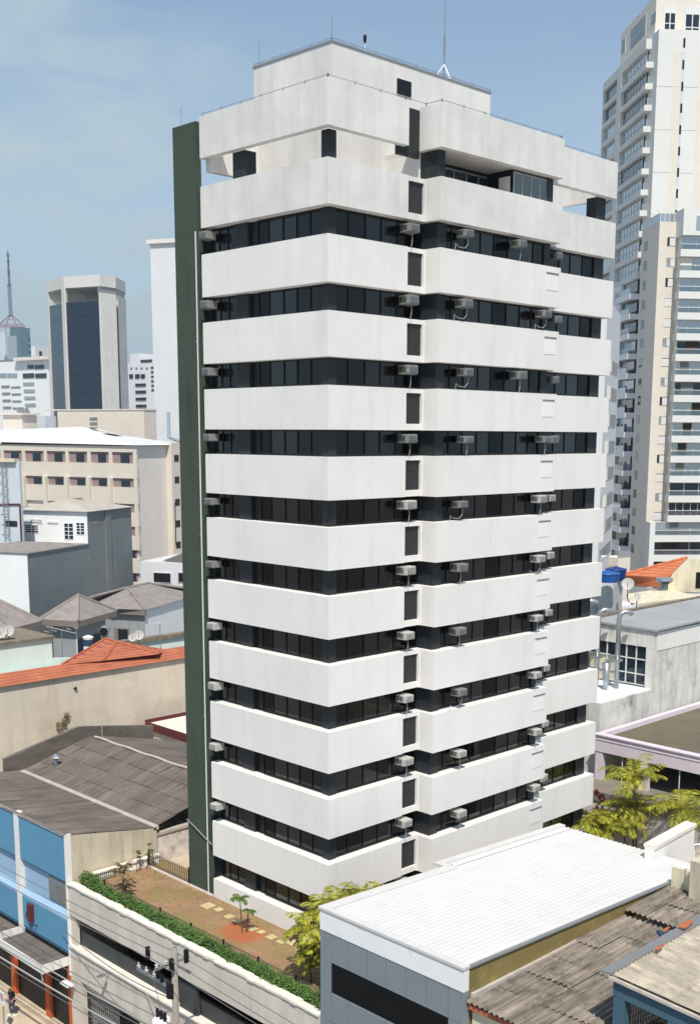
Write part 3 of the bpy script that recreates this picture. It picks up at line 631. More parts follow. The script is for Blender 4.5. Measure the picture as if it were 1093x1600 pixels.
for (y0, y1) in ((15.34, 20.25), (20.75, 26)):
    MBf('L', -4.8).w(y0, y1, -36.14, -33.62, -.2, 0).build('blue_panel', 'blue_paint', bb)
    MBf('L', -4.8).w(y0, y1, -36.3, -36.142, -.3, -.12).w(y0, y1, -40.1, -38.35, -.2, 0).build('blue_panel', 'blue_paint', bb)
    MBf('L', -4.8).w(y0, y1, -37.85, -36.303, -.3, -.24).build('pale_panel', 'blue_pale', bb)
    MB().prism([(-4.8, y0), (-4.5, y0), (-4.5, y1), (-4.8, y1)], -38.348, lambda x, y: -38.2 if x < -4.7 else -37.853).build('sill_slope', 'blue_pale', bb)
    MBf('L', -4.8).w(y0, y1, -40.4, -40.102, -.2, -.08).build('lower_rail', 'blue_paint', bb)
wn = MBf('L', -4.66).w(15.5, 17.45, -37.68, -36.3, -.04, 0).build('window', 'metal_grey', bb)
for (a, b_, c_, d_) in ((15.55, 16.42, -37.62, -36.78), (16.5, 17.4, -37.62, -36.78), (15.55, 16.42, -36.72, -36.35), (16.5, 17.4, -36.72, -36.35)):
    MBf('L', -4.665).w(a, b_, c_, d_, 0, .01).build('pane', 'curtain' if d_ < -36.7 else 'glass_pale', wn)
for yy in (15.185, 20.3, 26.1): MB().box(-4.86, yy, GZ+3.4, -4.5, yy+(.1 if yy < 16 else .42), -33.5).build('pilaster', 'white_facade', bb)
MB().box(-4.87, BY, -33.60, -4.75, 30, -33.50).build('roof_edge', 'flashing', bb)
MB().box(-4.62, BY+.02, GZ, -4.51, 30, -40.42).build('shopfront_back', 'black', bb)  # black colour stands in for the shade under the marquee
for yy in (15.3, 17.6, 21.5): MB().box(-4.8, yy, GZ, -4.63, yy+(.3 if yy < 16 else .55), -40.9).build('shop_pillar', 'orange_paint', bb)
for (y0, y1) in ((15.5, 20.15), (20.9, 26)):
    mq = MB().box(-6.3, y0, -40.87, -4.62, y1, -40.5).build('marquee', 'fibre_roof', bb)
    MB().box(-6.36, y0-.02, -40.9, -6.302, y1, -40.42).box(-6.36, y0-.06, -40.9, -4.62, y0-.001, -40.42).build('marquee_fascia', 'white_facade', mq)
    MB().box(-4.79, y0, -40.49, -4.6, y1, -40.3).build('marquee_back', 'black', mq)
MB().tube([(-6.2, 15.9, -40.9), (-6.1, 15.9, -41.5)], .04).build('down_pipe', 'pipe_white', bb)
fl = thing('floodlight', 'white floodlight on the pillar at the garage entrance', 'lamp', (-5.2, 15.2, -41.7))
MB().box(-5.35, 14.7, -41.78, -4.95, 15.45, -41.66).build('lamp_head', 'white_panel', fl)
MB().tube([(-4.95, 15.0, -41.7), (-4.7, 15.0, -41.6)], .03).build('arm', 'metal_grey', fl)
wl = on('x', -4.85, 170, 1520)
fl = thing('wall_lamp', 'grey wall lamp on a bracket below the parking ledge', 'lamp', (-4.8, wl.y, wl.z))
MB().box(-5.5, wl.y-.1, wl.z-.05, -5.1, wl.y+.1, wl.z+.03).build('lamp_head', 'metal_grey', fl); MB().tube([(-4.8, wl.y, wl.z), (-5.15, wl.y, wl.z)], .025).build('arm', 'metal_grey', fl)
mb = on('x', -4.95, 47, 1425)
ht = thing('meter_box', 'dark red electrical bracket box on the blue wall above the marquee', 'meter box', (-4.8, mb.y, mb.z-.6))
MB().box(-5.05, mb.y-.2, mb.z-.55, -4.8, mb.y+.15, mb.z+.45).build('box', 'dark_red', ht); MB().tube([(-5.0, mb.y+.4, mb.z-.5), (-4.95, mb.y+.15, mb.z+.55)], .03).tube([(-5.2, mb.y-.3, mb.z-.55), (-4.8, mb.y-.5, mb.z-.7)], .03).build('bracket', 'black', ht)
# yard wall with peeling render right of the big roof
mat('peeling', A(215, 205, 198), var=0.3, scale=1.4, bump=0.6, bscale=7, moss=(A(150, 138, 120), 1.3, 0.50, 0.7))
yw = thing('yard_wall', 'white wall with peeling render between the grey roof and the green slab', 'wall', (2.4, 15.6, -37))
MB().box(.91, 15.42, -37.0, 6, 15.62, -35.02).build('wall', 'peeling', yw); MB().box(.9, 15.34, -35.017, 6, 15.7, -34.86).build('cap', 'flashing', yw)
mat('cream_sheet', AH(226, 218, 204), var=0.1, bump=0)
cs = thing('side_shed', 'shed with a cream ribbed roof and dark red edge behind the grey roof', 'shed', (15, 31.5, -37))
MB().box(13.4, 29.0, GZ, 21, 34.5, -34.6).build('wall', 'stained_render', cs)
corrugated(MB(), 13.3, 21, 28.9, 34.6, lambda x, y: -34.3+.03*(y-29), .35, .03, True).build('roof', 'cream_sheet', cs); MB().box(13.25, 34.6, -34.5, 21, 34.75, -33.9).box(13.2, 28.8, -34.6, 13.298, 34.6, -34.0).build('edge_trim', 'dark_red', cs)

# ================================================================ STREET THINGS: pole, wires, transformer, person, sign
mat('concrete_pole', (0.30, 0.27, 0.23), var=0.2, scale=2, streak=0.5, bump=0.2)
PX0, PYY = -7.3, 1.95
pl = thing('utility_pole', 'concrete utility pole with steel crossarms and insulators in front of the parking block', 'utility pole', (PX0, PYY, GZ))
MB().tube([(PX0, PYY, GZ), (PX0, PYY, -34.6)], .21, 12, r1=.13).build('pole', 'concrete_pole', pl, smooth=True)
def arm(z, dx0, dx1, dy, name='crossarm'): return MB().box(PX0+dx0, PYY+dy-.05, z-.05, PX0+dx1, PYY+dy+.05, z+.05).build(name, 'galv', pl)
def armY(z, dy0, dy1, dx, name='crossarm'): return MB().box(PX0+dx-.05, PYY+dy0, z-.05, PX0+dx+.05, PYY+dy1, z+.05).build(name, 'galv', pl)
arm(-35.35, -.9, .9, .17); armY(-36.4, .1, 2.6, -.2); armY(-35.5, -.9, .9, .2)
def insul(x, y, z, h=.28, m='dark_frame'):
    return MB().tube([(x, y, z), (x, y, z+.05), (x, y, z+.08), (x, y, z+.14), (x, y, z+.17), (x, y, z+h)], [.04, .09, .05, .10, .05, .04], 8).build('insulator', m, pl)
for q in ((-.8, .17), (-.3, .17), (.3, .17), (.8, .17)): insul(PX0+q[0], PYY+q[1], -35.3, m='ac_case')
for q in (.7, 1.3, 1.9, 2.5): insul(PX0-.2, PYY+q, -36.35, .3, 'ac_case' if q > 1 else 'dark_frame')
for (u, v) in ((231, 1489), (291, 1494), (268, 1508), (247, 1518)):
    p = on('x', PX0-.25, u, v)
    fz = MB().tube([(p.x, p.y, p.z+.28), (p.x, p.y, p.z-.28)], .11, 8).build('fuse_switch', 'dark_frame', pl)
MB().tube([(PX0-.1, PYY+.15, -36.9), (PX0-.1, PYY+.15, -36.2)], .22, 10).build('junction_canister', 'black', pl)
tr = thing('transformer', 'white tank transformer with three dark bushings hung beside the utility pole', 'transformer', (PX0-.1, PYY+1.1, -40.2))
q = on('x', PX0-.2, 252, 1592); tx, ty, tz = q.x, q.y, q.z
MB().tube([(tx, ty, tz-1.5), (tx, ty, tz-.1), (tx, ty, tz)], [.42, .42, .38], 14).build('tank', 'white_panel', tr, smooth=False)
for dy in (-.28, 0, .28): MB().tube([(tx, ty+dy, tz), (tx, ty+dy, tz+.38)], .08, 8).build('bushing', 'dark_red' if False else 'black', tr)
MB().box(tx-.05, PYY, tz-.8, tx+.05, ty, tz-.7).build('hanger', 'galv', tr)
WN = [0]
def wire(p, q, sag, r, lab, m='cable', n=18):
    p, q = Vector(p), Vector(q)
    MB().tube([p.lerp(q, i/n)-Vector((0, 0, sag*4*(i/n)*(1-i/n))) for i in range(n+1)], r, 4).build('overhead_wire', m, label=lab, cat='wire', group='overhead wires along the street')
Yf, Yn = 42, -40
for i, (dx, z) in enumerate(((-.8, -35.0), (-.3, -35.0), (.3, -35.0))):
    wire((PX0+dx, PYY+.17, z), (PX0+dx, Yf, z+.1), .5, .017, f'{("outermost", "middle", "inner")[i]} of the three top wires left of the pole')
    wire((PX0+dx, PYY+.17, z), (PX0+dx, Yn, z+.1), .6, .017, f'{("outermost", "middle", "inner")[i]} of the three top wires right of the pole')
lw = [(-38.6, -.25, .03, 'cable_pale', 'thick pale cable, highest of the lower bundle over the street'), (-38.9, -.25, .022, 'cable', 'thin grey cable just under the thick pale one'),
      (-39.5, -.3, .04, 'cable_pale', 'thickest pale cable crossing in front of the orange pillars'), (-39.9, -.2, .022, 'cable', 'lowest thin cable over the sidewalk'), (-38.1, -.2, .02, 'cable', 'dark cable above the pale bundle')]
for z, dx, r, m, lab in lw: wire((PX0+dx, PYY, z), (PX0+dx, Yf, z-.2), .7, r, lab, m)
wire((PX0, PYY, -37.0), (-5.2, 15.5, -38.5), .5, .02, 'service wire running from the pole to the corner of the blue wall', 'cable')
wire((PX0, PYY, -37.4), (-4.85, 8, -39.8), .5, .03, 'slack pale wire drooping onto the parking ledge', 'cable_pale')
wire((PX0-.25, PYY+1.3, -36.4), (tx, ty, tz+.4), -.05, .014, 'thin lead curving from the crossarm to the transformer')

# no-parking sign
sg = on('x', -7.45, 4, 1559)
sn = thing('no_parking_sign', 'white rectangular no parking sign on a thin post at the kerb', 'road sign', (sg.x, sg.y, GZ))
MB().tube([(sg.x+.03, sg.y, GZ), (sg.x+.03, sg.y, sg.z+.4)], .035).build('post', 'metal_grey', sn)
mat('sign_red', A(200, 70, 120), var=0, bump=0)
bd = MB().box(sg.x-.03, sg.y-.26, sg.z-.42, sg.x-.008, sg.y+.26, sg.z+.38).build('board', 'white_panel', sn)
ann = MB(); n = 24
for i in range(n):
    a, b_ = i/n*6.283, (i+1)/n*6.283
    P_ = lambda t, r: (sg.x-.036, sg.y-math.cos(t)*r, sg.z+.05+math.sin(t)*r)
    ann.quad(P_(a, .21), P_(b_, .21), P_(b_, .165), P_(a, .165))
ann.quad((sg.x-.037, sg.y+.13, sg.z+.20), (sg.x-.037, sg.y+.16, sg.z+.17), (sg.x-.037, sg.y-.13, sg.z-.10), (sg.x-.037, sg.y-.16, sg.z-.07))
ann.build('red_ring', 'sign_red', bd)
MB().box(sg.x-.0365, sg.y+.01, sg.z-.05, sg.x-.0345, sg.y+.05, sg.z+.16).box(sg.x-.0365, sg.y-.09, sg.z+.12, sg.x-.0345, sg.y+.009, sg.z+.16).box(sg.x-.0365, sg.y-.07, sg.z+.035, sg.x-.0345, sg.y+.009, sg.z+.07).box(sg.x-.0365, sg.y-.09, sg.z-.05, sg.x-.0345, sg.y+.009, sg.z-.01).build('letter', 'black', bd)

# person, seen from behind, walking
mat('skin', (0.36, 0.19, 0.12), rough=0.6, var=0.05, bump=0)
mat('navy_shirt', (0.018, 0.024, 0.042), var=0.2, bump=0)
mat('jeans', (0.075, 0.10, 0.15), var=0.25, scale=5, bump=0)
def skinned(name, verts, edges, radii, m, parent, root=0):
    me = bpy.data.meshes.new(name); me.from_pydata([tuple(v) for v in verts], edges, []); me.materials.append(MATS[m])
    o = bpy.data.objects.new(name, me); COL.objects.link(o); o.parent = parent
    sk = o.modifiers.new('skin', 'SKIN')
    for i, r in enumerate(radii): me.skin_vertices[0].data[i].radius = r if isinstance(r, tuple) else (r, r)
    me.skin_vertices[0].data[root].use_root = True
    ss = o.modifiers.new('sub', 'SUBSURF'); ss.levels = 2; ss.render_levels = 2
    return o
pp = on('z', GZ, 20, 1587)
pe = thing('person', 'bald person in a navy shirt and jeans walking away along the sidewalk', 'person', (pp.x, pp.y, GZ), math.radians(100))
V = [(0, 0, .95), (0, .01, 1.12), (0, .0, 1.30), (0, .01, 1.44), (0, .03, 1.52), (0, .05, 1.63), (0, .05, 1.71),       # pelvis .. head
     (.10, 0, .90), (.12, .06, .50), (.12, -.02, .09), (.13, .13, .04), (-.10, 0, .90), (-.12, .0, .50), (-.12, -.22, .12), (-.12, -.10, .04),
     (.19, 0, 1.40), (.25, -.03, 1.14), (.24, .10, .92), (.23, .15, .84), (-.19, 0, 1.40), (-.25, .02, 1.13), (-.22, .16, .95), (-.21, .22, .88)]
Ed = [(0, 1), (1, 2), (2, 3), (3, 4), (4, 5), (5, 6), (0, 7), (7, 8), (8, 9), (9, 10), (0, 11), (11, 12), (12, 13), (13, 14), (3, 15), (15, 16), (16, 17), (17, 18), (3, 19), (19, 20), (20, 21), (21, 22)]
Rr = [(.15, .11), (.14, .10), (.165, .11), (.12, .09), .055, (.085, .10), (.07, .085), .085, .06, .04, .035, .085, .06, .04, .035, .06, .045, .035, .03, .06, .045, .035, .03]
skinned('body', V, Ed, Rr, 'skin', pe)
skinned('shirt', [(0, 0, .93), (0, .01, 1.12), (0, 0, 1.30), (0, .01, 1.45), (.20, 0, 1.40), (.255, -.02, 1.18), (-.20, 0, 1.40), (-.255, .01, 1.18)], [(0, 1), (1, 2), (2, 3), (3, 4), (4, 5), (3, 6), (6, 7)], [(.175, .13), (.165, .12), (.185, .13), (.12, .10), .08, .065, .08, .065], 'navy_shirt', pe)
skinned('trousers', [(0, 0, .93), (.105, 0, .86), (.12, .06, .50), (.12, -.02, .10), (-.105, 0, .86), (-.12, .0, .50), (-.12, -.22, .13)], [(0, 1), (1, 2), (2, 3), (0, 4), (4, 5), (5, 6)], [(.17, .125), .105, .08, .065, .105, .08, .065], 'jeans', pe)
for sx, yy in ((.13, .03), (-.12, -.17)): MB().box(sx-.05, yy-.08, .0+GZ, sx+.05, yy+.19, .09+GZ).build('shoe', 'white_panel', pe, bevel=.02)
for e in (-.098, .098): MB().tube([(e, .05, 1.62+GZ), (e*1.15, .045, 1.66+GZ)], .02, 6).build('ear', 'skin', pe)

# ================================================================ WHITE ROOFED BUILDING, front right
mat('white_metal', (0.66, 0.652, 0.635), rough=0.45, var=0.05, scale=0.7, bump=0, spec=0.4, island=0.0, moss=((0.54, 0.53, 0.51), 0.9, 0.56, 0.5), grain=((0.15, 3.8, 1.0), 0.05))
mat('white_band', A(232, 238, 240), rough=0.6, var=0.06, scale=0.6, bump=0, moss=(A(200, 206, 208), 1.2, 0.52, 0.6))
mat('grey_panel', A(124, 133, 139), rough=0.45, var=0.06, scale=0.5, bump=0, island=0.05)
mat('joint', (0.05, 0.055, 0.06), var=0, bump=0)
mat('olive_wall', A(136, 122, 78), var=0.25, scale=0.8, streak=0.3, dark=A(96, 86, 50), bump=0.2, moss=(A(168, 150, 84), 1.5, 0.55, 0.5))
fw = thing('white_roofed_building', 'grey panelled building with a white ribbed metal roof and an olive side wall', 'building', (-4.8, -8.5, GZ))
def fz(x, y=0): return -31.42-.045*(x+4.8)
MB().box(-4.5, -12.28, GZ, 12.1, -4.75, -33.2).build('body', 'olive_wall', fw)
MB().prism([(-4.5, -12.3), (12.15, -12.3), (12.15, -12.05), (-4.5, -12.05)], GZ+.01, lambda x, y: fz(x)-.10).build('side_wall', 'olive_wall', fw)
MB().prism([(3.0, -4.95), (12.15, -4.95), (12.15, -4.12), (3.0, -4.12)], -36, lambda x, y: fz(x)-.1).prism([(-4.5, -4.95), (2.99, -4.95), (2.99, -4.75), (-4.5, -4.75)], -36, lambda x, y: fz(x)-.1).build('back_wall', 'white_band', fw)
rib = corrugated(MB(), -4.55, 12.25, -12.2, -4.9, lambda x, y: fz(x)-.06, .26, .030, True, seg=7, kind='rib')
rib.build('roof', 'white_metal', fw)
rib = corrugated(MB(), 3.3, 12.25, -4.9, -4.35, lambda x, y: fz(x)-.055, .26, .045, True, seg=7, kind='rib')
rib.build('roof', 'white_metal', fw)
cp = MB()
cp.slab([(-4.86, -12.36, fz(-4.86)+.04), (-4.5, -12.36, fz(-4.5)+.04), (-4.5, -4.64, fz(-4.5)+.04), (-4.86, -4.64, fz(-4.86)+.04)], .10)
cp.slab([(-4.498, -5.15, fz(-4.5)+.04), (2.75, -5.15, fz(2.75)+.04), (2.75, -4.64, fz(2.75)+.04), (-4.498, -4.64, fz(-4.5)+.04)], .10)
cp.slab([(2.752, -5.15, fz(2.75)+.041), (3.1, -5.15, fz(3.1)+.041), (3.1, -4.03, fz(3.1)+.041), (2.752, -4.03, fz(2.75)+.041)], .10)
cp.slab([(3.102, -4.42, fz(3.1)+.04), (12.3, -4.42, fz(12.3)+.04), (12.3, -4.03, fz(12.3)+.04), (3.102, -4.03, fz(3.1)+.04)], .10)
cp.build('roof_edge_cap', 'white_metal', fw)
MB().slab([(-4.5, -12.38, fz(-4.5)-.02), (12.3, -12.38, fz(12.3)-.02), (12.3, -12.19, fz(12.3)-.02), (-4.5, -12.19, fz(-4.5)-.02)], .06).build('eave_trim', 'metal_grey', fw)
MBf('L', -4.8).w(-12.32, -4.68, -32.36, fz(-4.8)-.065, -.3, 0).build('white_fascia', 'white_band', fw)
MBf('L', -4.78).w(-4.95, -4.68, GZ, -32.38, -.3, 0).build('corner_post', 'grey_panel', fw); MBf('L', -4.78).w(-12.32, -12.2, GZ, -32.38, -.3, 0).build('corner_post', 'grey_panel', fw)
js = [-4.95, -5.3, -6.32, -7.36, -8.4, -9.45, -10.5, -11.58, -12.2]
for z0, z1 in ((-33.62, -32.38), (-36.2, -34.93), (-38.6, -36.21)):
    for i in range(len(js)-1): MBf('L', -4.77-.004*(i % 2)).w(js[i+1]+.012, js[i]-.012, z0+.01, z1-.01, -.12, 0).build('cladding_panel', 'grey_panel', fw)
MBf('L', -4.75).w(-12.2, -4.95, GZ, -32.38, -.2, -.1).build('joint_backing', 'joint', fw)
MBf('L', -4.77).w(-5.29, -4.962, -34.92, -33.63, -.12, 0).w(-12.2, -11.6, -34.92, -33.63, -.12, 0).build('cladding_panel', 'grey_panel', fw)
lv = MBf('L', -4.74)
for i in range(17): lv.w(-11.58, -5.31, -34.90+i*.075, -34.87+i*.075, -.06, .0)
lv.build('louvre_strip', 'black', fw)

# ================================================================ OLD SHEET ROOFS, front right
mat('old_sheet', AH(150, 140, 128), var=0.22, scale=1.1, island=0.22, grain=((0.5, 7.0, 1.0), 0.55), bump=0.4, bscale=12, moss=((0.10, 0.09, 0.075), 1.4, 0.50, 0.75))
mat('beige_sheet', AH(190, 180, 162), var=0.2, scale=1.6, island=0.08, grain=((7.0, 0.7, 1.0), 0.35), bump=0.3, bscale=12, moss=(A(150, 142, 126), 2.2, 0.5, 0.7))
mat('tile_clay', A(176, 104, 74), var=0.25, scale=1.5, island=0.12, bump=0.3)
mat('teal_post', A(70, 98, 114), var=0.15, streak=0.25, dark=A(44, 62, 74), bump=0.05)
mat('cream_wall', A(216, 208, 182), var=0.14, scale=0.6, streak=0.5, dark=A(130, 124, 104), bump=0.2, sharp=0.46)
os_ = thing('old_workshop', 'low workshop with weathered wavy cement sheets beside the olive wall', 'workshop', (0, -15, GZ))
def zr1(x, y): return -32.62+.02*(x+4.5)-.045*(y+12.3)*-1*0
MB().box(-4.4, -19.5, GZ, 8.3, -12.42, -33.0).build('body', 'cream_wall', os_)
sheets(os_, -4.7, 5.45, -19.6, -12.42, 6, 7, lambda x, y: -32.70+.025*(x+4.5), m='old_sheet', pitch=.24, amp=.05, jit=.03)
MB().box(-4.62, -19.6, -33.0, -4.4, -12.4, -32.82).build('brick_edge', 'tile_clay', os_)
MB().prism([(-4.4, -12.46), (5.4, -12.46), (5.4, -12.32), (-4.4, -12.32)], -33, -32.5).build('edge_mortar', 'flashing', os_)
o2 = thing('old_workshop', 'second higher patch of wavy cement roof behind the broken valley', 'workshop', (7, -15, GZ))
MB().box(5.75, -17.2, -32.99, 8.6, -12.5, -32.62).build('support_wall', 'cream_wall', o2)
sheets(o2, 5.5, 8.9, -17.3, -12.42, 2, 5, lambda x, y: -32.25+.03*(x-5.5), m='old_sheet', pitch=.24, amp=.05, jit=.03)
# carport
cpz = lambda x, y: -30.35-.10*(-17.4-y)*.6
ct = thing('carport', 'teal framed shelter with a beige ribbed roof in the lower right corner', 'shelter', (0, -19.5, GZ))
sheets(ct, -3.3, 8.0, -24, -17.45, 9, 3, cpz, m='beige_sheet', along_x=False, pitch=.24, amp=.045, jit=.01)
MB().slab([(-3.35, -17.5, -30.27), (8, -17.5, -30.27), (8, -17.05, -30.32), (-3.35, -17.05, -30.32)], .06).build('valley_flashing', 'metal_grey', ct)
MB().prism([(-3.36, -24), (-3.2, -24), (-3.2, -17.4), (-3.36, -17.4)], lambda x, y: cpz(x, y)-.16, lambda x, y: cpz(x, y)-.06).build('edge_board', 'flashing', ct)
MB().prism([(-3.2, -24), (-3.0, -24), (-3.0, -17.5), (-3.2, -17.5)], lambda x, y: cpz(x, y)-.75, lambda x, y: cpz(x, y)-.2).build('front_beam', 'teal_post', ct)
for yy in (-17.95, -20.0, -22): MB().box(-3.22, yy-.0, GZ, -2.85, yy+.4, cpz(0, yy)-.76).build('post', 'teal_post', ct)
MB().box(-3.1, -17.8, -30.8, 8, -17.6, -30.45).build('side_beam', 'teal_post', ct)
MB().box(-2.5, -24, GZ, 8, -23.8, -31.4).box(2.0, -23.8, GZ, 2.2, -17.7, -31.2).build('inner_wall', 'dark_wall', ct)
rl = MB()
for i in range(26): rl.box(-2.6+i*.17, -17.9, -33.2, -2.57+i*.17, -17.87, -31.1)
rl.box(-2.6, -17.92, -31.9, 2, -17.85, -31.85).box(-2.6, -17.92, -32.6, 2, -17.85, -32.55).build('wire_panel', 'beige_sheet', ct)
for (u, v, m, s, lab) in ((937+.0, 1480, 'tile_clay', .22, 'broken orange roof tile lying in the grey valley'), (1072, 1448, 'tile_clay', .38, 'orange roof tiles piled at the upper end of the valley'), (1040, 1456, 'tile_clay', .22, 'small chip of orange tile on the sheet roof'), (1050, 1468, 'tile_clay', .28, 'orange tile fragment beside the dark rag')):
    p = on('z', -32.2 if v > 1470 else -31.6, u, v)
    if u > 1069 or v > 1470: p = on('z', -30.25, u+(0 if u > 1000 else 105-0), v) if u > 1000 else on('z', -30.25, 1030, 1484)
    MB().slab([(p.x-s, p.y-s*.4, p.z+.10), (p.x+s, p.y-s*.2, p.z+.16), (p.x+s*.9, p.y+s*.4, p.z+.12), (p.x-s*.8, p.y+s*.5, p.z+.06)], .03).build('roof_tile', m, label=lab, cat='roof tile')
mat('blue_cloth', (0.03, 0.07, 0.13), var=0.2, bump=0)
p = on('z', -32.2, 1037, 1467)
MB().slab([(p.x-.3, p.y-.15, p.z+.1), (p.x+.3, p.y-.2, p.z+.25), (p.x+.4, p.y+.2, p.z+.2), (p.x-.2, p.y+.25, p.z+.35)], .12).build('blue_tarp', 'blue_cloth', label='crumpled dark blue tarp stuffed in the gap of the sheet roofs', cat='tarp')
# walls behind them
cw = thing('cream_yard_wall', 'cream stained wall behind the sheet roofs with a concrete block at its right', 'wall', (9.5, -14, GZ))
MB().box(9.0, -24, GZ, 9.2, -12.45, -31.25).build('wall', 'cream_wall', cw)
MB().box(8.3, -14.6, -33, 9.8, -13.72, -30.45).build('concrete_block', 'stained_render', cw)
ra = thing('white_rail', 'small white pipe rail on top of the concrete block', 'rail', (9, -14, -30.45))
MB().tube([(8.4, -13.8, -30.5), (8.4, -13.8, -29.75), (9.7, -14.5, -29.75), (9.7, -14.5, -30.5)], .04).build('rail', 'white_panel', ra)
ww = thing('white_cope_wall', 'short white wall with a rounded cap behind the ribbed white roof', 'wall', (17, -7.5, GZ))
wy = lambda x: -8.3
a_ = on('z', -31.6, 1014, 1325); b2 = on('z', -31.6, 1077, 1290)
dv = (b2-a_); dv.z = 0; dn = dv.normalized(); pn = Vector((dn.y, -dn.x, 0))
w0 = a_-dn*2; w1 = b2
def wallseg(b, p, q, th, z0, z1):
    d = (q-p); d.z = 0; n = Vector((d.y, -d.x, 0)).normalized()*th/2
    return b.prism([(p.x+n.x, p.y+n.y), (q.x+n.x, q.y+n.y), (q.x-n.x, q.y-n.y), (p.x-n.x, p.y-n.y)], z0, z1)
w0 = a_
wallseg(MB(), w0, w1, .5, GZ, -31.62).build('wall', 'white_facade', ww); wallseg(MB(), w0, w1+dn*.1, .62, -31.618, -31.45).build('cap', 'coping', ww)
bs = thing('beige_shed', 'low shed with a beige ribbed roof right of the short white wall', 'shed', (17, -12, GZ))
MB().box(13.0, -18, GZ, 19.5, -9.6, -33.8).build('wall', 'cream_wall', bs)
corrugated(MB(), 12.6, 20, -18, -9.5, lambda x, y: -33.3-.02*(y+9), .5, .05, True, seg=6).build('roof', 'beige_sheet', bs)
MB().box(20.0, -18, GZ, 20.3, -8.6, -30.9).build('end_wall', 'stained_render', bs); MB().box(19.95, -10.6, -33.2, 19.998, -8.9, -31.3).build('doorway', 'black', bs)

# ================================================================ LILAC BUILDING and the stained garden wall
mat('lilac', A(212, 201, 209), var=0.08, scale=0.6, streak=0.2, dark=A(170, 150, 168), bump=0.1)
mat('mossy_deck', AH(118, 110, 92), var=0.22, scale=0.5, bump=0.4, bscale=8, moss=(A(86, 80, 66), 0.25, 0.48, 0.7))
mat('stained_white', A(212, 211, 204), var=0.22, scale=0.6, streak=0.55, dark=(0.10, 0.10, 0.092), bump=0.2, sharp=0.5, moss=((0.11, 0.11, 0.10), 0.45, 0.55, 0.6))
mat('ledge_grey', AH(140, 132, 122), var=0.2, scale=0.8, bump=0.3)
li = thing('lilac_building', 'lilac painted building with a flat mossy roof and open upper storey', 'building', (33, -3, GZ))
lx, lt = 27.0, -31.62
MB().box(lx, -14, lt-1.1, lx+.35, 3.9, lt).build('front_beam', 'lilac', li)
MB().box(lx-.1, -14, lt-.02, lx+.45, 3.95, lt+.05).box(lx-.04, -14, lt-.32, lx+.001, 3.9, lt-.26).build('coping', 'lilac', li)
MB().box(lx+.45, 3.5, lt-1.1, 50, 3.9, lt+.05).build('side_parapet', 'lilac', li)
MB().box(lx+.352, -14, lt-.7, 50, 3.498, lt-.25).build('roof_deck', 'mossy_deck', li)
for yy in (3.3, -.05, -5.6): MB().box(lx+.05, yy, -34.6, lx+.4, yy+.55, lt-1.102).build('pillar', 'lilac', li)
MB().box(lx-2.2, -14, -35.2, lx+14, 3.9, -34.6).build('floor_ledge', 'ledge_grey', li)
MB().box(lx+9, -14, -34.6, lx+9.2, 3.4, lt-.7).build('inner_wall', 'dark_wall', li)
MB().box(lx+.3, 3.45, -34.6, lx+9, 3.6, lt-1.1).build('inner_side_wall', 'stained_render', li)
for yy in (1.9, -2.2): MB().tube([(lx+.2, yy, -34.6), (lx+.2, yy, lt-1.1)], .035).build('hanging_pipe', 'pipe_white', li)
MB().box(lx-2.1, -14, GZ, lx-1.9, 3.9, -35.202).build('garden_wall', 'stained_white', li)
MB().box(XR+.1, -6, GZ, lx-1.9, 12, -39).build('back_garden', 'lawn', kind='structure')

# ================================================================ GREY ROOFED WORKSHOP, right
mat('concrete_roof', AH(168, 170, 172), var=0.12, scale=0.4, bump=0.2, moss=(A(140, 142, 144), 0.3, 0.52, 0.8))
mat('white_floor', AH(240, 244, 248), var=0.08, scale=1, bump=0.1)
gw = thing('grey_roofed_workshop', 'stained white workshop with a grey flat roof and a gridded window wall', 'workshop', (38, 8, GZ))
gx = 34.2
def gz(x, y): return -25.72+.02*(x-gx)+.06*(y-4.3)*0
MB().box(gx+.3, 4.32, GZ, 62, 9.4, -26.2).build('body', 'stained_white', gw)
MB().box(gx, 4.86, -26.95, gx+.3, 9.4, -25.8).build('lintel_band', 'stained_white', gw)
MB().box(gx+.46, 4.28, -27.2, 62, 4.5, -25.9).build('upper_side_wall', 'white_facade', gw)
MB().box(gx, 4.3, GZ, gx+.45, 4.85, -25.85).build('corner_pier', 'stained_white', gw)
MB().slab([(gx-.15, 4.1, -25.65), (62, 4.1, -25.4), (62, 9.5, -25.35), (gx-.15, 9.5, -25.58)], .14).build('roof', 'concrete_roof', gw)
wf = MBf('L', gx+.12)
ys = [4.9, 5.7, 6.5, 7.3, 8.1, 8.9, 9.7, 10.5]; zs = [-29.7, -28.95, -27.9, -26.95]
for yy in ys: wf.w(yy-.035, yy+.035, -29.7, -26.95, -.06, .02)
for zz in zs: wf.w(4.9, 10.5, zz-.035, zz+.035, -.06, .015)
wf = wf.build('window_wall', 'pipe_white', gw)
MBf('L', gx+.2).w(4.9, 7.2, -29.7, -26.95, -.05, 0).w(7.4, 10.5, -27.9, -26.95, -.05, 0).build('pane', 'glass_far', wf)
MBf('L', gx+.2).w(7.2, 10.5, -29.7, -27.9, -.05, 0).build('board', 'cream_wall', wf)
MB().box(28.0, 4.25, GZ, gx, 9.4, -29.85).build('terrace_block', 'stained_white', gw)
MB().box(28.1, 4.4, -29.846, gx-.02, 9.4, -29.80).build('terrace_floor', 'white_floor', gw)
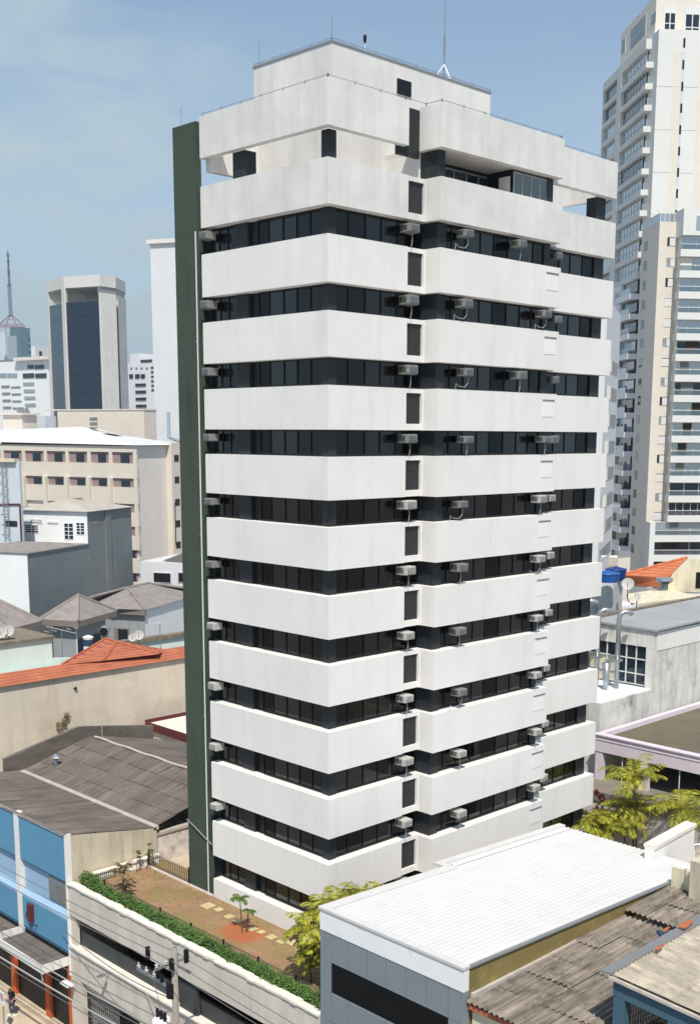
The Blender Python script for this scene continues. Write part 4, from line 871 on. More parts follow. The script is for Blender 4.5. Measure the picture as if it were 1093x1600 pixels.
def duct(u, z1, y, lab, r=.17):
    x = 32.6; t = thing('vent_duct', lab, 'duct', (x, y, -29.8))
    MB().tube([(x, y, -29.8), (x, y, z1-.5), (x+.05, y-.06, z1-.18), (x+.28, y-.22, z1), (x+.62, y-.45, z1-.05), (x+.72, y-.52, z1-.22)], r, 10).build('pipe', 'galv', t, smooth=True)
    MB().box(x-.5, y-.25, -27.9, x+.3, y+.25, -27.75).build('bracket', 'galv', t)
duct(0, -24.45, 6.1, 'tall galvanised duct with a bent top, nearest to the gridded windows')
duct(0, -24.5, 7.75, 'galvanised duct with a bent top in the middle beside the tower edge')
duct(0, -24.0, 8.9, 'white topped duct partly hidden by the edge of the white tower')
tp = thing('vent_duct', 'short tapering metal duct standing on the white terrace floor', 'duct', (31.6, 6.3, -29.8))
MB().tube([(31.6, 6.3, -29.8), (31.6, 6.3, -29.3), (31.6, 6.3, -27.9)], [.12, .2, .3], 8).build('pipe', 'galv', tp, smooth=True)

# ================================================================ ROTATED BUILDINGS: a frame with its own angle
class Fr:
    """vertical corner seen at column u (row v, distance d); F runs to the right of it, L runs back to its left"""
    def __init__(s, u, v, d, deg):
        p = at(u, v, d); s.p = Vector((p.x, p.y, 0)); s.z0 = p.z; s.t = math.radians(deg)
        s.F = Vector((math.cos(s.t), math.sin(s.t), 0)); s.L = Vector((-math.sin(s.t), math.cos(s.t), 0))
    def a(s, face, u, z, off=(0, 0)):
        o = s.p+s.F*off[0]+s.L*off[1]; return along(o, (s.F if face == 'F' else s.L), u, z)
    def z(s, face, a, v, off=(0, 0)):
        o = s.p+s.F*off[0]+s.L*off[1]; q = o+(s.F if face == 'F' else s.L)*a; return zat(q, v)
    def thing(s, name, label, cat, group=None): return thing(name, label, cat, (s.p.x, s.p.y, GZ), s.t, group)
def win(b, face, off, a0, a1, z0, z1, d=.12): return b
mat('pale_wall', A(228, 231, 230), var=0.05, scale=0.5, streak=0.12, dark=A(180, 188, 190), bump=0.05)
mat('slate_wall', A(122, 128, 129), var=0.10, scale=0.35, streak=0.2, dark=A(84, 92, 96), bump=0.1)
mat('bright_sheet', AH(190, 184, 172), var=0.15, scale=0.5, bump=0.2, moss=(A(180, 172, 160), 0.5, 0.52, 0.7))
mat('beige_block', A(212, 204, 190), var=0.06, scale=0.3, streak=0.2, dark=A(160, 150, 136), bump=0.05)
mat('grey_block', A(218, 212, 204), var=0.06, scale=0.3, streak=0.15, dark=A(170, 168, 166), bump=0.05)
mat('cream_block', A(214, 205, 192), var=0.06, scale=0.3, streak=0.15, dark=A(190, 170, 140), bump=0.05)
mat('mauve_panel', A(150, 130, 128), var=0.1, scale=1, bump=0)
mat('white_plain', (0.72, 0.73, 0.74), var=0.05, scale=0.2, streak=0.1, dark=(0.5, 0.5, 0.5), bump=0)
mat('white_flat', (0.68, 0.69, 0.70), rough=0.6, var=0.04, scale=0.3, bump=0)

# slate wall house (two steps)
fr = Fr(43, 866, 118, 27)
t = fr.thing('slate_walled_house', 'white house with a large plain slate grey side wall and stepped roof', 'house')
zt = fr.z0; s1 = fr.a('F', 138, zt); s2 = fr.a('F', 205, zt+3); z2 = fr.z('F', s1, 800)
MB().box(0, 0, GZ, s1, 14, zt).build('lower_block', 'slate_wall', t)
MB().box(s1, 0, GZ, s2, 12, z2).build('upper_block', 'slate_wall', t)
MBf('L', 0).w(0, 14, GZ, zt-.01, .0, .05).build('white_front', 'pale_wall', t)
lw2 = fr.a('L', 30, z2, (s1, 0))
uf = MBf('L', s1).w(0, lw2, zt-2, z2-.01, 0, .05).build('upper_white_front', 'pale_wall', t)
MB().box(-.15, -.12, zt, s1, 14, zt+.1).build('coping', 'slate_wall', t)
# pale hip roof on top of the upper block
cx, cy = s1+(s2-s1)*.45, 5.0
r0, r1_, q0, q1_ = s1-.3, s2+.2, -.25, lw2+.3
hb = MB(); zt2 = z2+.05; A1 = (s1+3.0, 3.8, zt2+1.25); A2 = (s1+4.0, lw2-6, zt2+1.25)
c1, c2, c3, c4 = (r0, q0, zt2), (r1_, q0, zt2), (r1_, q1_, zt2), (r0, q1_, zt2)
hb.quad(c1, c2, A1).quad(c1, A1, A2, c4).quad(c2, c3, A2, A1).quad(c3, c4, A2)
hb.build('hip_roof', 'bright_sheet', t)
MB().box(s1-.35, -.3, z2-.02, s2+.25, q1_, z2+.05).build('eave', 'slate_wall', t)
# little hip roof on the lower block
hb = MB(); ap = (s1*.45, 4.0, zt+.75)
hb.quad((.1, .1, zt+.11), (s1-.06, .1, zt+.11), ap).quad((.1, .1, zt+.11), ap, (.1, 12, zt+.11)).quad((s1-.06, .1, zt+.11), (s1-.06, 12, zt+.11), ap).build('low_hip_roof', 'hip_sheet', t)
for (u0, u1, v0, v1, m) in ((41, 60.5, 820.5, 831.5, 'dark_frame'), (50, 67, 812, 817, 'dark_frame'), (76, 92, 815, 817.5, 'dark_frame'), (102, 115, 818, 842, 'metal_grey'), (121, 132.5, 817, 834.5, 'dark_frame')):
    a1, a0 = fr.a('L', u0, z2-2, (s1, 0)), fr.a('L', u1, z2-2, (s1, 0)); za, zb = fr.z('L', (a0+a1)/2, v1, (s1, 0)), fr.z('L', (a0+a1)/2, v0, (s1, 0))
    wn = MBf('L', s1-.05).w(a0-.08, a1+.08, za-.08, zb+.08, 0, .05).build('window_frame', 'pale_wall', t)
    MBf('L', s1-.1).w(a0, a1, za, zb, 0, .02).build('pane', 'glass_far', wn)
    g_ = MBf('L', s1-.12)
    for i in range(1, 4): g_.w(a0, a1, za+(zb-za)*i/4-.03, za+(zb-za)*i/4+.03, 0, .03)
    g_.w((a0+a1)/2-.04, (a0+a1)/2+.04, za, zb, 0, .035).build('grille', 'pale_wall', wn)
a0, a1 = fr.a('F', 141.5, z2-1.5), fr.a('F', 154, z2-1.5)
MBf('F', 0).w(a0, a1, fr.z('F', a0, 820), fr.z('F', a0, 814), 0, .03).build('vent_strip', 'mauve_panel', t)
ap_ = fr.a('F', 163, z2); MBf('F', 0).w(ap_, ap_+1.2, GZ, z2-.01, 0, .12).build('wall_pilaster', 'slate_wall', t)

# long beige block with mauve window bays
fr = Fr(213, 697, 150, 18)
t = fr.thing('beige_block', 'long beige block with mauve window bays and a low white metal roof', 'building')
zt = fr.z0; wF = fr.a('F', 262, zt); wF2 = fr.a('F', 292, zt); LL = fr.a('L', -60, zt)
MB().box(.3, .3, GZ, wF, 40, zt).build('body', 'grey_block', t)
MB().box(wF+.01, -.6, GZ, wF2, 30, zt+.4).build('cream_wing', 'cream_block', t)
pf = MBf('L', .3)
pz = [[706.8, 724.6], [748, 762], [788, 801.5], [823.5, 838], [860, 873.5], [896, 910.5]]
bays = [fr.a('L', u, zt-1) for u in (213, 175, 141.3, 107, 73, 39, 5.5, -28, -62)]
rows = [(fr.z('L', 0, b_), fr.z('L', 0, a_)) for a_, b_ in pz]
zprev = zt
for i, (z0, z1) in enumerate(rows):
    MBf('L', .3).w(0, LL, z1, zprev, 0, .3).build('spandrel', 'beige_block', t); zprev = z0
MBf('L', .3).w(0, LL, GZ, zprev, 0, .3).build('spandrel', 'beige_block', t)
for i, (z0, z1) in enumerate(rows[:4]):
    for j in range(len(bays)-1):
        p, q = bays[j], bays[j+1]; w_ = q-p
        if i >= 2 and j > 0: continue
        bay = MBf('L', .3).w(p+.02, p+.55, z0+.01, z1-.01, 0, .3).build('bay_pillar', 'beige_block', t)
        MBf('L', .3).w(p+.56, q, z0+.01, z1-.01, 0, .08).build('mauve_infill', 'mauve_panel', bay)
        MBf('L', .2).w(p+w_*.32, p+w_*.68, z0+.1, z1-.25, 0, .05).build('pane', 'glass_far', bay)
for i in (4, 5):
    z0, z1 = rows[i]; p, q = 0, bays[1]; MBf('L', .3).w(.5, q, z0, z1, 0, .06).build('mauve_infill', 'mauve_panel', t)
    MBf('L', .24).w(.8, q*.55, z0+.1, z1-.1, 0, .05).build('pane', 'glass_far', t)
for j in range(1, 7):
    MBf('L', 0).w(bays[j]-.0, bays[j]+.55, rows[2][0], rows[0][0]-1.9, 0, .45).build('fin', 'beige_block', t)
cv = [fr.z('F', wF, v) for v in (716, 750, 785, 818.6, 852)]
a0 = fr.a('F', 266, zt)
for z in cv: MBf('F', -.6).w(a0, a0+1.0, z-.45, z+.45, 0, .04).build('small_window', 'wood_dark', t)
MBf('F', -.6).w(a0-.15, a0-.02, cv[4], cv[2], 0, .06).build('rain_pipe', 'wood_dark', t)
rf = MB(); zr_ = zt+.1
rf.quad((-.3, -.3, zr_), (wF2, -.3, zr_), (wF2, 20, zr_+2.2), (6, 14, zr_+2.4), (-.3, 40, zr_+.4)).quad((6, 14, zr_+2.4), (wF2, 20, zr_+2.2), (wF2, 40, zr_+1), (6, 60, zr_+1)).quad((-.3, 40, zr_+.4), (6, 14, zr_+2.4), (6, 60, zr_+1))
rf.build('metal_roof', 'white_flat', t)
for (u, v) in ((112, 678), (178, 678)):
    a_ = at(u, v, 163); q = a_-fr.p; lx_, ly_ = q.dot(fr.F), q.dot(fr.L)
    MB().slab([(lx_-1.5, ly_-1.5, a_.z+.1), (lx_+1.2, ly_-1.5, a_.z-.4), (lx_+1.2, ly_+2, a_.z+.3), (lx_-1.5, ly_+2, a_.z+.8)], .15).build('roof_hatch', 'white_flat', t)

# cream plant room behind it
fr = Fr(225, 644, 176, 18); t = fr.thing('plant_room', 'broad cream plant room with one louvred slit behind the white roof', 'building')
MB().box(0, 0, GZ, fr.a('F', 244, fr.z0), fr.a('L', 90, fr.z0), fr.z0+.3).build('wall', 'cream_block', t)
a1 = fr.a('L', 152, fr.z0); lv = MBf('L', 0)
for i in range(7): lv.w(a1, a1+1.5, fr.z0-1.2-i*.75, fr.z0-.75-i*.75, 0, .06)
lv.build('louvre', 'metal_grey', t)
MB().box(-.1, -.1, fr.z0+.3, 3, 20, fr.z0+.5).build('coping', 'beige_block', t)
fr = Fr(34.6, 648, 172, 18); t = fr.thing('roof_cabin', 'cream and grey box with a small window on the roofs at far left', 'building')
w_ = fr.a('F', 57.5, fr.z0); MB().box(0, 0, GZ, w_, fr.a('L', 5, fr.z0), fr.z0).build('wall', 'beige_block', t)
MB().box(-.4, -.4, fr.z0, w_+.4, 8, fr.z0+.25).build('slab_roof', 'grey_block', t)
a0, a1 = fr.a('L', 28, fr.z0-4), fr.a('L', 14.5, fr.z0-4); MBf('L', 0).w(a0, a1, fr.z('L', a0, 682), fr.z('L', a0, 675), 0, .05).build('window', 'glass_far', t)
for i in range(3): MB().tube([(w_*.2+w_*.3*i, 1, fr.z0+.2), (w_*.2+w_*.3*i, 1.4, fr.z0+1.0)], .3, 6).build('roof_vent', 'metal_grey', t)
fr = Fr(71, 650, 182, 18); t = fr.thing('glazed_box', 'pale blue panelled box between the roof cabin and the dark tower', 'building')
mat('blue_grey_panel', A(192, 201, 207), var=0.06, scale=0.4, bump=0); mat('blue_grey_dark', A(150, 166, 178), var=0.06, bump=0)
MB().box(0, 0, GZ, fr.a('F', 88, fr.z0), fr.a('L', 57, fr.z0), fr.z0).build('wall', 'blue_grey_panel', t)

# white hospital-like blocks
def striped(u, v, d, deg, uL, uR, name, label, bandrows, zfoot=GZ, canopy=False):
    fr = Fr(u, v, d, deg); t = fr.thing(name, label, 'building'); zt = fr.z0
    wl, wr = fr.a('L', uL, zt), fr.a('F', uR, zt)
    MB().box(0, 0, zfoot, wr, wl, zt).build('wall', 'pale_wall' if canopy else 'white_plain', t)
    for (a, b_, v0, v1, m) in bandrows:
        a0, a1 = fr.a('L', b_, zt-8), fr.a('L', a, zt-8); MBf('L', 0).w(a0, a1, fr.z('L', a0, v1), fr.z('L', a0, v0), 0, .3).build('window', m, t)
    return fr, t, zt, wl, wr
rws = []
for i in range(4): rws += [(3+i*.3, 15.5+i*.3, 602+i*11, 605+i*11, 'metal_grey'), (18+i*.3, 32+i*.3, 603.5+i*11, 605.5+i*11, 'metal_grey'), (37+i*.5, 54+i*.4, 597+i*11, 601.5+i*11, 'glass_pale')]
rws += [(x, x+7, 583, 589, 'glass_pale') for x in (0, 5-.2, 13, 21)]+[(37, 54.5, 583, 590, 'glass_far'), (56.5, 73.5, 583, 590, 'glass_far'), (45, 54, 570, 576, 'glass_far'), (56, 70, 570, 576, 'glass_far')]
fr, t, zt, wl, wr = striped(75, 562, 480, 8, -30, 120, 'hospital_block', 'white block with narrow window slots and an overhanging flat roof, far left', rws, canopy=True)
MB().box(-2, -2, zt, wr, fr.a('L', 27, zt), zt+1.4).build('canopy_roof', 'grey_block', t)
MB().box(0, fr.a('L', 27, zt)+.5, zt, wr, wl, zt+.9).build('roof_edge', 'metal_grey', t)
rws = [(203, 208.5, 584.5, 591, 'glass_far'), (212, 219, 584.5, 591, 'glass_far'), (221, 227, 584.5, 591, 'glass_far')]
for i in range(4): rws.append((212, 228, 599+i*11, 603.5+i*11, 'glass_far'))
for i in range(6): rws.append((237, 242, 573+i*7, 575.5+i*7, 'dark_frame'))
for i in range(4): rws.append((205+i*8, 208+i*8, 574, 576, 'metal_grey'))
fr, t, zt, wl, wr = striped(246, 566, 500, 8, 196, 262, 'hospital_block', 'white block with slot windows between the dark tower and the plain white tower', rws)
MB().box(0, fr.a('L', 216, zt), zt, 12, fr.a('L', 204, zt), zt+4.2).box(0, fr.a('L', 240, zt), zt, 12, fr.a('L', 219, zt), zt+1.6).build('roof_box', 'white_plain', t)
MBf('L', 0).w(fr.a('L', 238, zt), fr.a('L', 220, zt), zt+.2, zt+1.3, 0, .2).build('roof_window', 'glass_far', t)

# far towers
def poly_tower(cols, ztop, z0, m, name, parent): return MB().prism([(p.x, p.y) for p in cols], z0, ztop).build(name, m, parent)
mat('tower_concrete', A(206, 205, 200), var=0.08, scale=0.15, streak=0.35, dark=A(150, 146, 138), bump=0)
d0 = 380
dk = thing('dark_glass_tower', 'concrete tower with two tall dark glass faces and an open top storey', 'tower', tuple(Vector((at(130, 640, 400).x, at(130, 640, 400).y, GZ))))
cp_ = [at(72, 447, 392), at(100, 447, 380), at(157, 447, 374), at(181, 447, 379), at(196, 447, 392), at(190, 447, 425), at(85, 447, 425)]
ztp = at(157, 447, 374).z; zfl = at(130, 470, 376).z
cin = [p.lerp(at(130, 447, 402), .16) for p in cp_]
MB().prism([(p.x, p.y) for p in cin], GZ, zfl).build('core', 'tower_concrete', dk)
MB().prism([(p.x, p.y) for p in cp_], ztp, ztp+3.6).build('roof_ring', 'tower_concrete', dk)
MB().prism([(at(u, 447, d).x, at(u, 447, d).y) for u, d in ((112, 396), (134, 394), (134, 410), (112, 410))], zfl, ztp).build('plant_core', 'tower_concrete', dk)
rb_ = at(146, 432, 396); MB().box(rb_.x-3, rb_.y-3, ztp+3.6, rb_.x+3, rb_.y+3, ztp+4.6).build('roof_box', 'metal_grey', dk)
def facet(p, q, f0, f1, z0, z1, out, m, name, th=1.0):
    a, b_ = p.lerp(q, f0), p.lerp(q, f1); n = Vector((b_.y-a.y, a.x-b_.x, 0)).normalized()
    if n.dot(CAM-a) < 0: n = -n
    a, b_ = a+n*out, b_+n*out; c_, d_ = b_-n*th, a-n*th
    return MB().prism([(a.x, a.y), (b_.x, b_.y), (c_.x, c_.y), (d_.x, d_.y)], z0, z1).build(name, m, dk)
facet(cp_[0], cp_[1], .0, .10, GZ, ztp, 0, 'tower_concrete', 'corner_fin'); facet(cp_[0], cp_[1], .10, .84, GZ, zfl, -.3, 'glass_navy', 'glass_face', .3)
facet(cp_[0], cp_[1], .84, 1, GZ, ztp, 0, 'tower_concrete', 'corner_fin'); facet(cp_[1], cp_[2], 0, .03, GZ, ztp, 0, 'tower_concrete', 'corner_fin')
gf = facet(cp_[1], cp_[2], .03, 1, GZ, zfl, -.3, 'glass_navy', 'glass_face', .3)
gl = MB()
for i in range(24):
    z = zfl-1.5-i*3.1; a, b_ = cp_[1].lerp(cp_[2], .05), cp_[2]; n = Vector((b_.y-a.y, a.x-b_.x, 0)).normalized(); n = -n if n.dot(CAM-a) < 0 else n
    a, b_ = a+n*-.27, b_+n*-.27; c_, d_ = b_-n*.2, a-n*.2; gl.prism([(a.x, a.y), (b_.x, b_.y), (c_.x, c_.y), (d_.x, d_.y)], z, z+.06)
gl.build('floor_line', 'dark_frame', gf)
facet(cp_[2], cp_[3], 0, 1, GZ, ztp-2, 0, 'tower_concrete', 'concrete_face'); facet(cp_[3], cp_[4], 0, .16, GZ, ztp-6, .02, 'black', 'slit', .3); facet(cp_[3], cp_[4], .16, 1, GZ, ztp-2, 0, 'tower_concrete', 'concrete_face')
facet(cp_[2], cp_[3], 0, 1, ztp-2, ztp, -.4, 'metal_grey', 'louvre_band'); facet(cp_[3], cp_[4], 0, 1, ztp-2, ztp, -.4, 'metal_grey', 'louvre_band')

fr = Fr(237, 378, 217, 5)
fr = Fr(300, 378, 205, 26); t = fr.thing('white_tower', 'plain white tower with tiny ledges behind the green slab', 'tower')
LLw = fr.a('L', 239.5, fr.z0-20); MB().box(0, 0, GZ, 12, LLw, fr.z0).build('wall', 'white_flat', t)
MB().box(-.5, -.5, fr.z0, 12.5, LLw+.5, fr.z0+.7).build('cornice', 'grey_block', t)
for i in range(14):
    z = fr.z0-2.6-i*3.0; a_ = fr.a('L', 276+i*.75, z); MBf('L', 0).w(a_-1, a_, z, z+.5, 0, .4).build('ledge', 'metal_grey', t)
fr = Fr(263, 692, 185, 26); t = thing('flue_pipe', 'thin blue grey pipe standing on the white roof beside the white tower', 'pipe', tuple(at(263, 688, 180)))
p0, p1, p2 = at(263, 644, 180), at(264, 683, 180), at(283, 690, 176)
MB().tube([p0, p1, p2], .28, 6).build('pipe', 'blue_grey_dark', t)
# teal tower and antenna far left
fr = Fr(32, 533, 1100, 20); t = fr.thing('teal_glass_tower', 'distant teal glass tower with a stepped right side', 'tower')
wA, wB, wC = fr.a('F', 33, fr.z0), fr.a('F', 45, fr.z0), fr.a('F', 49, fr.z0-20)
MB().box(0, 0, GZ, 14, fr.a('L', 16.5, fr.z0), fr.z0+13).build('shaft', 'glass_teal', t)
MB().box(-.5, fr.a('L', 27, fr.z0), GZ, -.01, fr.a('L', 13, fr.z0), fr.z0+5).build('blue_face', 'glass_pale', t)
MB().box(14.1, 0, GZ, wB, 16, fr.z0+4).build('side_wing', 'glass_teal', t); MB().box(wB+.1, 0, GZ, wC, 16, fr.z('F', wB, 548)).build('low_wing', 'glass_teal', t)
for i in range(5): MBf('F', 0).w(14.1, wB, fr.z0-2-i*5.4, fr.z0-.8-i*5.4, 0, .4).build('floor_band', 'blue_grey_dark', t)
fr = Fr(8, 519, 1250, 20); t = fr.thing('far_block', 'hazy blue grey block at the very left edge below the antenna', 'building')
MB().box(0, 0, GZ, fr.a('F', 18, fr.z0), 40, fr.z0).build('wall', 'blue_grey_panel', t)
fr = Fr(55, 541, 700, 20); t = fr.thing('far_block', 'small cream block left of the dark tower top of the skyline', 'building')
MB().box(0, 0, GZ, fr.a('F', 78, fr.z0), fr.a('L', 49, fr.z0), fr.z0).build('wall', 'white_plain', t); MBf('F', 0).w(fr.a('F', 61, fr.z0), fr.a('F', 65, fr.z0), fr.z('F', 0, 558), fr.z('F', 0, 548), 0, .3).build('window', 'glass_far', t)
mat('mast_steel', A(92, 96, 126), var=0, bump=0); mat('mast_red', A(140, 124, 140), var=0, bump=0)
q = at(18.5, 520, 1230); at_ = thing('broadcast_mast', 'tall lattice broadcast mast on a wide splayed base, far left skyline', 'mast', (q.x, q.y, GZ))
mm = 1230/F
def mp_(du, v): p = q+R*(du*mm); p = Vector((p.x, p.y, q.z+(520-v)*mm)); return p
lt_ = MB()
for (v0, v1, w0_, w1_) in ((494, 448, 2.6, 2.4), (448, 425, 1.6, 1.3), (425, 397, 1.2, .5)):
    n = int((v0-v1)/4)
    for i in range(n):
        a, b_ = v0+(v1-v0)*i/n, v0+(v1-v0)*(i+1)/n; wa, wb = w0_+(w1_-w0_)*i/n, w0_+(w1_-w0_)*(i+1)/n
        for s in (-1, 1): lt_.tube([mp_(s*wa, a), mp_(s*wb, b_)], .32, 4).tube([mp_(-s*wa, a), mp_(s*wb, b_)], .2, 4)
lt_.tube([mp_(0, 494), mp_(0, 400)], .55, 4); lt_.build('lattice', 'mast_steel', at_)
for v, w_ in ((494, 4), (448, 3.6), (428, 2), (413, 2), (404, 2.2)): MB().box(mp_(-w_, v).x, mp_(0, v).y-2, mp_(0, v).z-.5, mp_(w_, v).x, mp_(0, v).y+2, mp_(0, v).z+.5).build('platform', 'mast_steel', at_)
bsm = MB()
for s in (-1, -.45, .45, 1): bsm.tube([mp_(0+s*3, 494), mp_(s*21, 510)], .6, 4).tube([mp_(s*21, 510), mp_(s*20, 522)], .4, 4)
bsm.tube([mp_(-21, 510), mp_(21, 510)], 1.3, 4).tube([mp_(-19, 507), mp_(19, 507)], .6, 4).tube([mp_(-12, 500), mp_(12, 500)], .5, 4); bsm.build('splayed_base', 'mast_red', at_)

# ================================================================ LEFT MIDDLE: tiled roof, long wall, hipped roofs
def tilemat(name, col, dz):
    m = mat(name, col, var=0.22, scale=1.0, island=0, bump=0.2); t = m.node_tree; l = t.links; b = t.nodes['Principled BSDF']
    src = b.inputs['Base Color'].links[0].from_socket; geo = N(t, 'ShaderNodeNewGeometry'); sx = N(t, 'ShaderNodeSeparateXYZ'); l.new(geo.outputs['Position'], sx.inputs[0])
    d_ = N(t, 'ShaderNodeMath', operation='DIVIDE'); d_.inputs[1].default_value = dz; l.new(sx.outputs[2], d_.inputs[0])
    fr_ = N(t, 'ShaderNodeMath', operation='FRACT'); l.new(d_.outputs[0], fr_.inputs[0])
    r = N(t, 'ShaderNodeMapRange'); r.inputs[1].default_value = 0.0; r.inputs[2].default_value = 0.30; r.inputs[3].default_value = 0.42; r.inputs[4].default_value = 1.05; l.new(fr_.outputs[0], r.inputs[0])
    x = N(t, 'ShaderNodeVectorMath', operation='SCALE'); l.new(src, x.inputs[0]); l.new(r.outputs[0], x.inputs['Scale']); l.new(x.outputs[0], b.inputs['Base Color'])
    return m
tilemat('clay_roof_left', AH(186, 112, 84), .13); tilemat('clay_roof_right', AH(206, 124, 84), .20)
mat('long_wall', A(216, 205, 188), var=0.12, scale=0.22, streak=0.35, dark=A(150, 138, 118), bump=0.15, moss=(A(190, 178, 158), 0.25, 0.50, 0.6))
mat('mint', A(216, 229, 221), var=0.07, scale=0.6, streak=0.25, dark=A(150, 160, 150), bump=0.1)
mat('grey_render', A(150, 154, 156), var=0.12, scale=0.6, streak=0.3, dark=A(110, 112, 114), bump=0.1)
mat('weathered_cap', AH(140, 128, 112), var=0.4, scale=2, bump=0.3)
def P3(u, v, z): return on('z', z, u, v)
lw_ = thing('long_garden_wall', 'long beige rendered wall under the orange tile edge', 'wall', (8, 36, GZ))
MB().box(-10, 36, GZ, 20, 36.3, -29.9).build('wall', 'long_wall', lw_)
MB().tube([on('y', 35.98, 117, 1074), on('y', 35.9, 119, 1077)], .12, 6).build('wall_hole', 'dark_wall', lw_)
for (u, v, s) in ((104, 1118, .3), (98, 1128, .28), (92, 1133, .25), (106, 1124, .2)):
    p = on('y', 35.95, u, v); pass
wp = MB(); random.seed(31)
for (u, v, s, n) in ((105, 1118, .28, 60), (100, 1128, .25, 60), (93, 1134, .35, 70)):
    p = on('y', 35.85, u, v); leafclump(wp, p, (s, .12, s*1.2), n, .07)
wp.build('wall_weed', 'palm_dry', label='tuft of dry weed growing at the foot of the long beige wall', cat='weed')
tr_ = thing('tiled_house', 'house with an orange clay tile roof and hip behind the long beige wall', 'house', (10, 38, GZ))
st = MB(); st.quad((-10, 35.75, -29.88), (20.5, 35.75, -29.88), (20.5, 37.3, -29.28), (-10, 37.3, -29.28)); st.build('tiled_edge', 'clay_roof_left', tr_)
ze = -29.32; A1, A2 = P3(165, 998, -28.5), P3(182.5, 1003.7, -28.5); Bl, Bm, Br = P3(97, 1039, ze), P3(163, 1032, ze), P3(249, 1022, ze)
hp = MB(); hp.quad(Bl, Bm, A2, A1).quad(Bm, Br, A2); back = P3(262, 1015, ze-.3); hp.quad(A1, A2, Br, back).build('hip_roof', 'clay_roof_left', tr_)
for p, q in ((A1, Bl), (A1, A2), (A2, Bm), (A2, Br)): MB().tube([p+Vector((0, 0, .04)), q+Vector((0, 0, .04))], .09, 6).build('ridge_tiles', 'tile_clay', tr_)
MB().box(-9.5, 37.3, GZ, 19, 37.6, -29.35).build('wall', 'mint', tr_)
mw = thing('mint_house', 'pale mint wall with a weathered top behind the tile edge at far left', 'house', (4, 38, GZ))
m0, m1 = on('y', 38, 0, 1005), on('y', 38, 81, 996)
MB().box(m0.x-8, 38, GZ, m1.x, 43, m1.z-.05).build('wall', 'mint', mw); MB().box(m0.x-8, 37.8, m1.z-.05, m1.x+.15, 43.1, m1.z+.12).build('roof_edge', 'weathered_cap', mw)
m2 = on('y', 38, 118, 1040); MB().prism([(m1.x+.01, 38), (m2.x, 38), (m2.x, 38.3), (m1.x+.01, 38.3)], GZ, lambda x, y: m1.z-1.55-(x-m1.x)*.12).build('low_wall', 'mint', mw)
m3, m4 = on('y', 43, 205, 1006), on('y', 43, 300, 992)
mr = thing('mint_wall', 'pale mint wall with a brown capped top right of the tiled hip', 'wall', (m3.x, 43, GZ))
MB().prism([(m3.x-3, 43), (m4.x+2, 43), (m4.x+2, 43.3), (m3.x-3, 43.3)], GZ, lambda x, y: m3.z).build('wall', 'mint', mr)
MB().box(m3.x-3, 42.8, m3.z, m4.x+2, 43.5, m3.z+.35).build('cap', 'weathered_cap', mr)
# hipped roofs
def FrZ(u, v, z, deg): p = P3(u, v, z); return Fr(u, v, (p-CAM).dot(D), deg)
def hiphouse(u, v, z, deg, uF, uL, vap, name, label, wallm='grey_render', dl=None):
    fr = FrZ(u, v, z, deg); t = fr.thing(name, label, 'house'); w_, l_ = fr.a('F', uF, z), (dl or fr.a('L', uL, z))
    c = fr.p+fr.F*(w_/2)+fr.L*(l_/2); za = zat(c, vap)
    b = MB(); k = [(0, 0, z), (w_, 0, z), (w_, l_, z), (0, l_, z)]; ap = (w_/2, l_/2, za)
    for i in range(4): b.quad(k[i], k[(i+1) % 4], ap)
    b.build('hip_roof', 'hip_sheet', t)
    for i in range(4): MB().tube([Vector(k[i])+Vector((0, 0, .05)), Vector(ap)+Vector((0, 0, .05))], .13, 5).build('ridge_cap', 'hip_sheet', t)
    MB().ring([(0, 0), (w_, 0), (w_, l_), (0, l_)], [(.4, .4), (w_-.4, .4), (w_-.4, l_-.4), (.4, l_-.4)], z-.55, z-.01).build('eave_gutter', 'ledge_grey', t)
    MB().box(.8, .8, GZ, w_-.8, l_-.8, z-.3).build('wall', wallm, t)
    return fr, t, w_, l_
fr, t, w_, l_ = hiphouse(122, 971, -29.2, 27, 183, 62, 930, 'hip_roofed_house', 'house with a grey four sided roof in the middle of the left rooftops')
a0 = fr.a('F', 131, -31.5); wn = MBf('F', .8).w(a0, a0+1.6, -32.6, -31.0, 0, .06).build('window_frame', 'ledge_grey', t); MBf('F', .72).w(a0+.15, a0+1.45, -32.5, -31.1, 0, .04).build('pane', 'glass_far', wn)
a0 = fr.a('F', 156, -31.5); wn = MBf('F', .8).w(a0, a0+1.6, -32.6, -31.0, 0, .06).build('window_frame', 'ledge_grey', t); MBf('F', .72).w(a0+.15, a0+1.45, -32.5, -31.1, 0, .04).build('pane', 'glass_far', wn)
MB().tube([(-.02+.8, .7, -29.8), (.78, .7, -36)], .07).build('down_pipe', 'pipe_white', t)
hiphouse(19, 982, -29.2, 27, 66, -60, 915, 'hip_roofed_house', 'leftmost grey hipped roof, cut by the left edge of the picture', dl=12)
fr = FrZ(226.4, 953, -29.4, 27); t = fr.thing('hip_roofed_house', 'white walled house with a wide grey roof next to the green slab', 'house')
w_, l_ = fr.a('F', 330, -29.4), fr.a('L', 172, -29.4)
def loc_(p): q = p-fr.p; return Vector((q.dot(fr.F), q.dot(fr.L), p.z))
ze, zr2 = -29.4, -27.6
E1, E2, E3 = loc_(P3(172, 951, ze)), Vector((0, 0, ze)), Vector((w_, 0, ze)); R1, R2, R3 = loc_(P3(140, 934, -28.7)), loc_(P3(198.6, 918.8, -28.3)), loc_(P3(232, 911.5, -28.3)); R4 = loc_(P3(310, 922, -28.9)); L1 = loc_(P3(140, 941, ze))
MB().quad(E1, E2, R2).quad(E1, R2, R1, L1).quad(E2, E3, R2).quad(E3, R3, R2).quad(E3, R4, R3).build('hip_roof', 'hip_sheet', t)
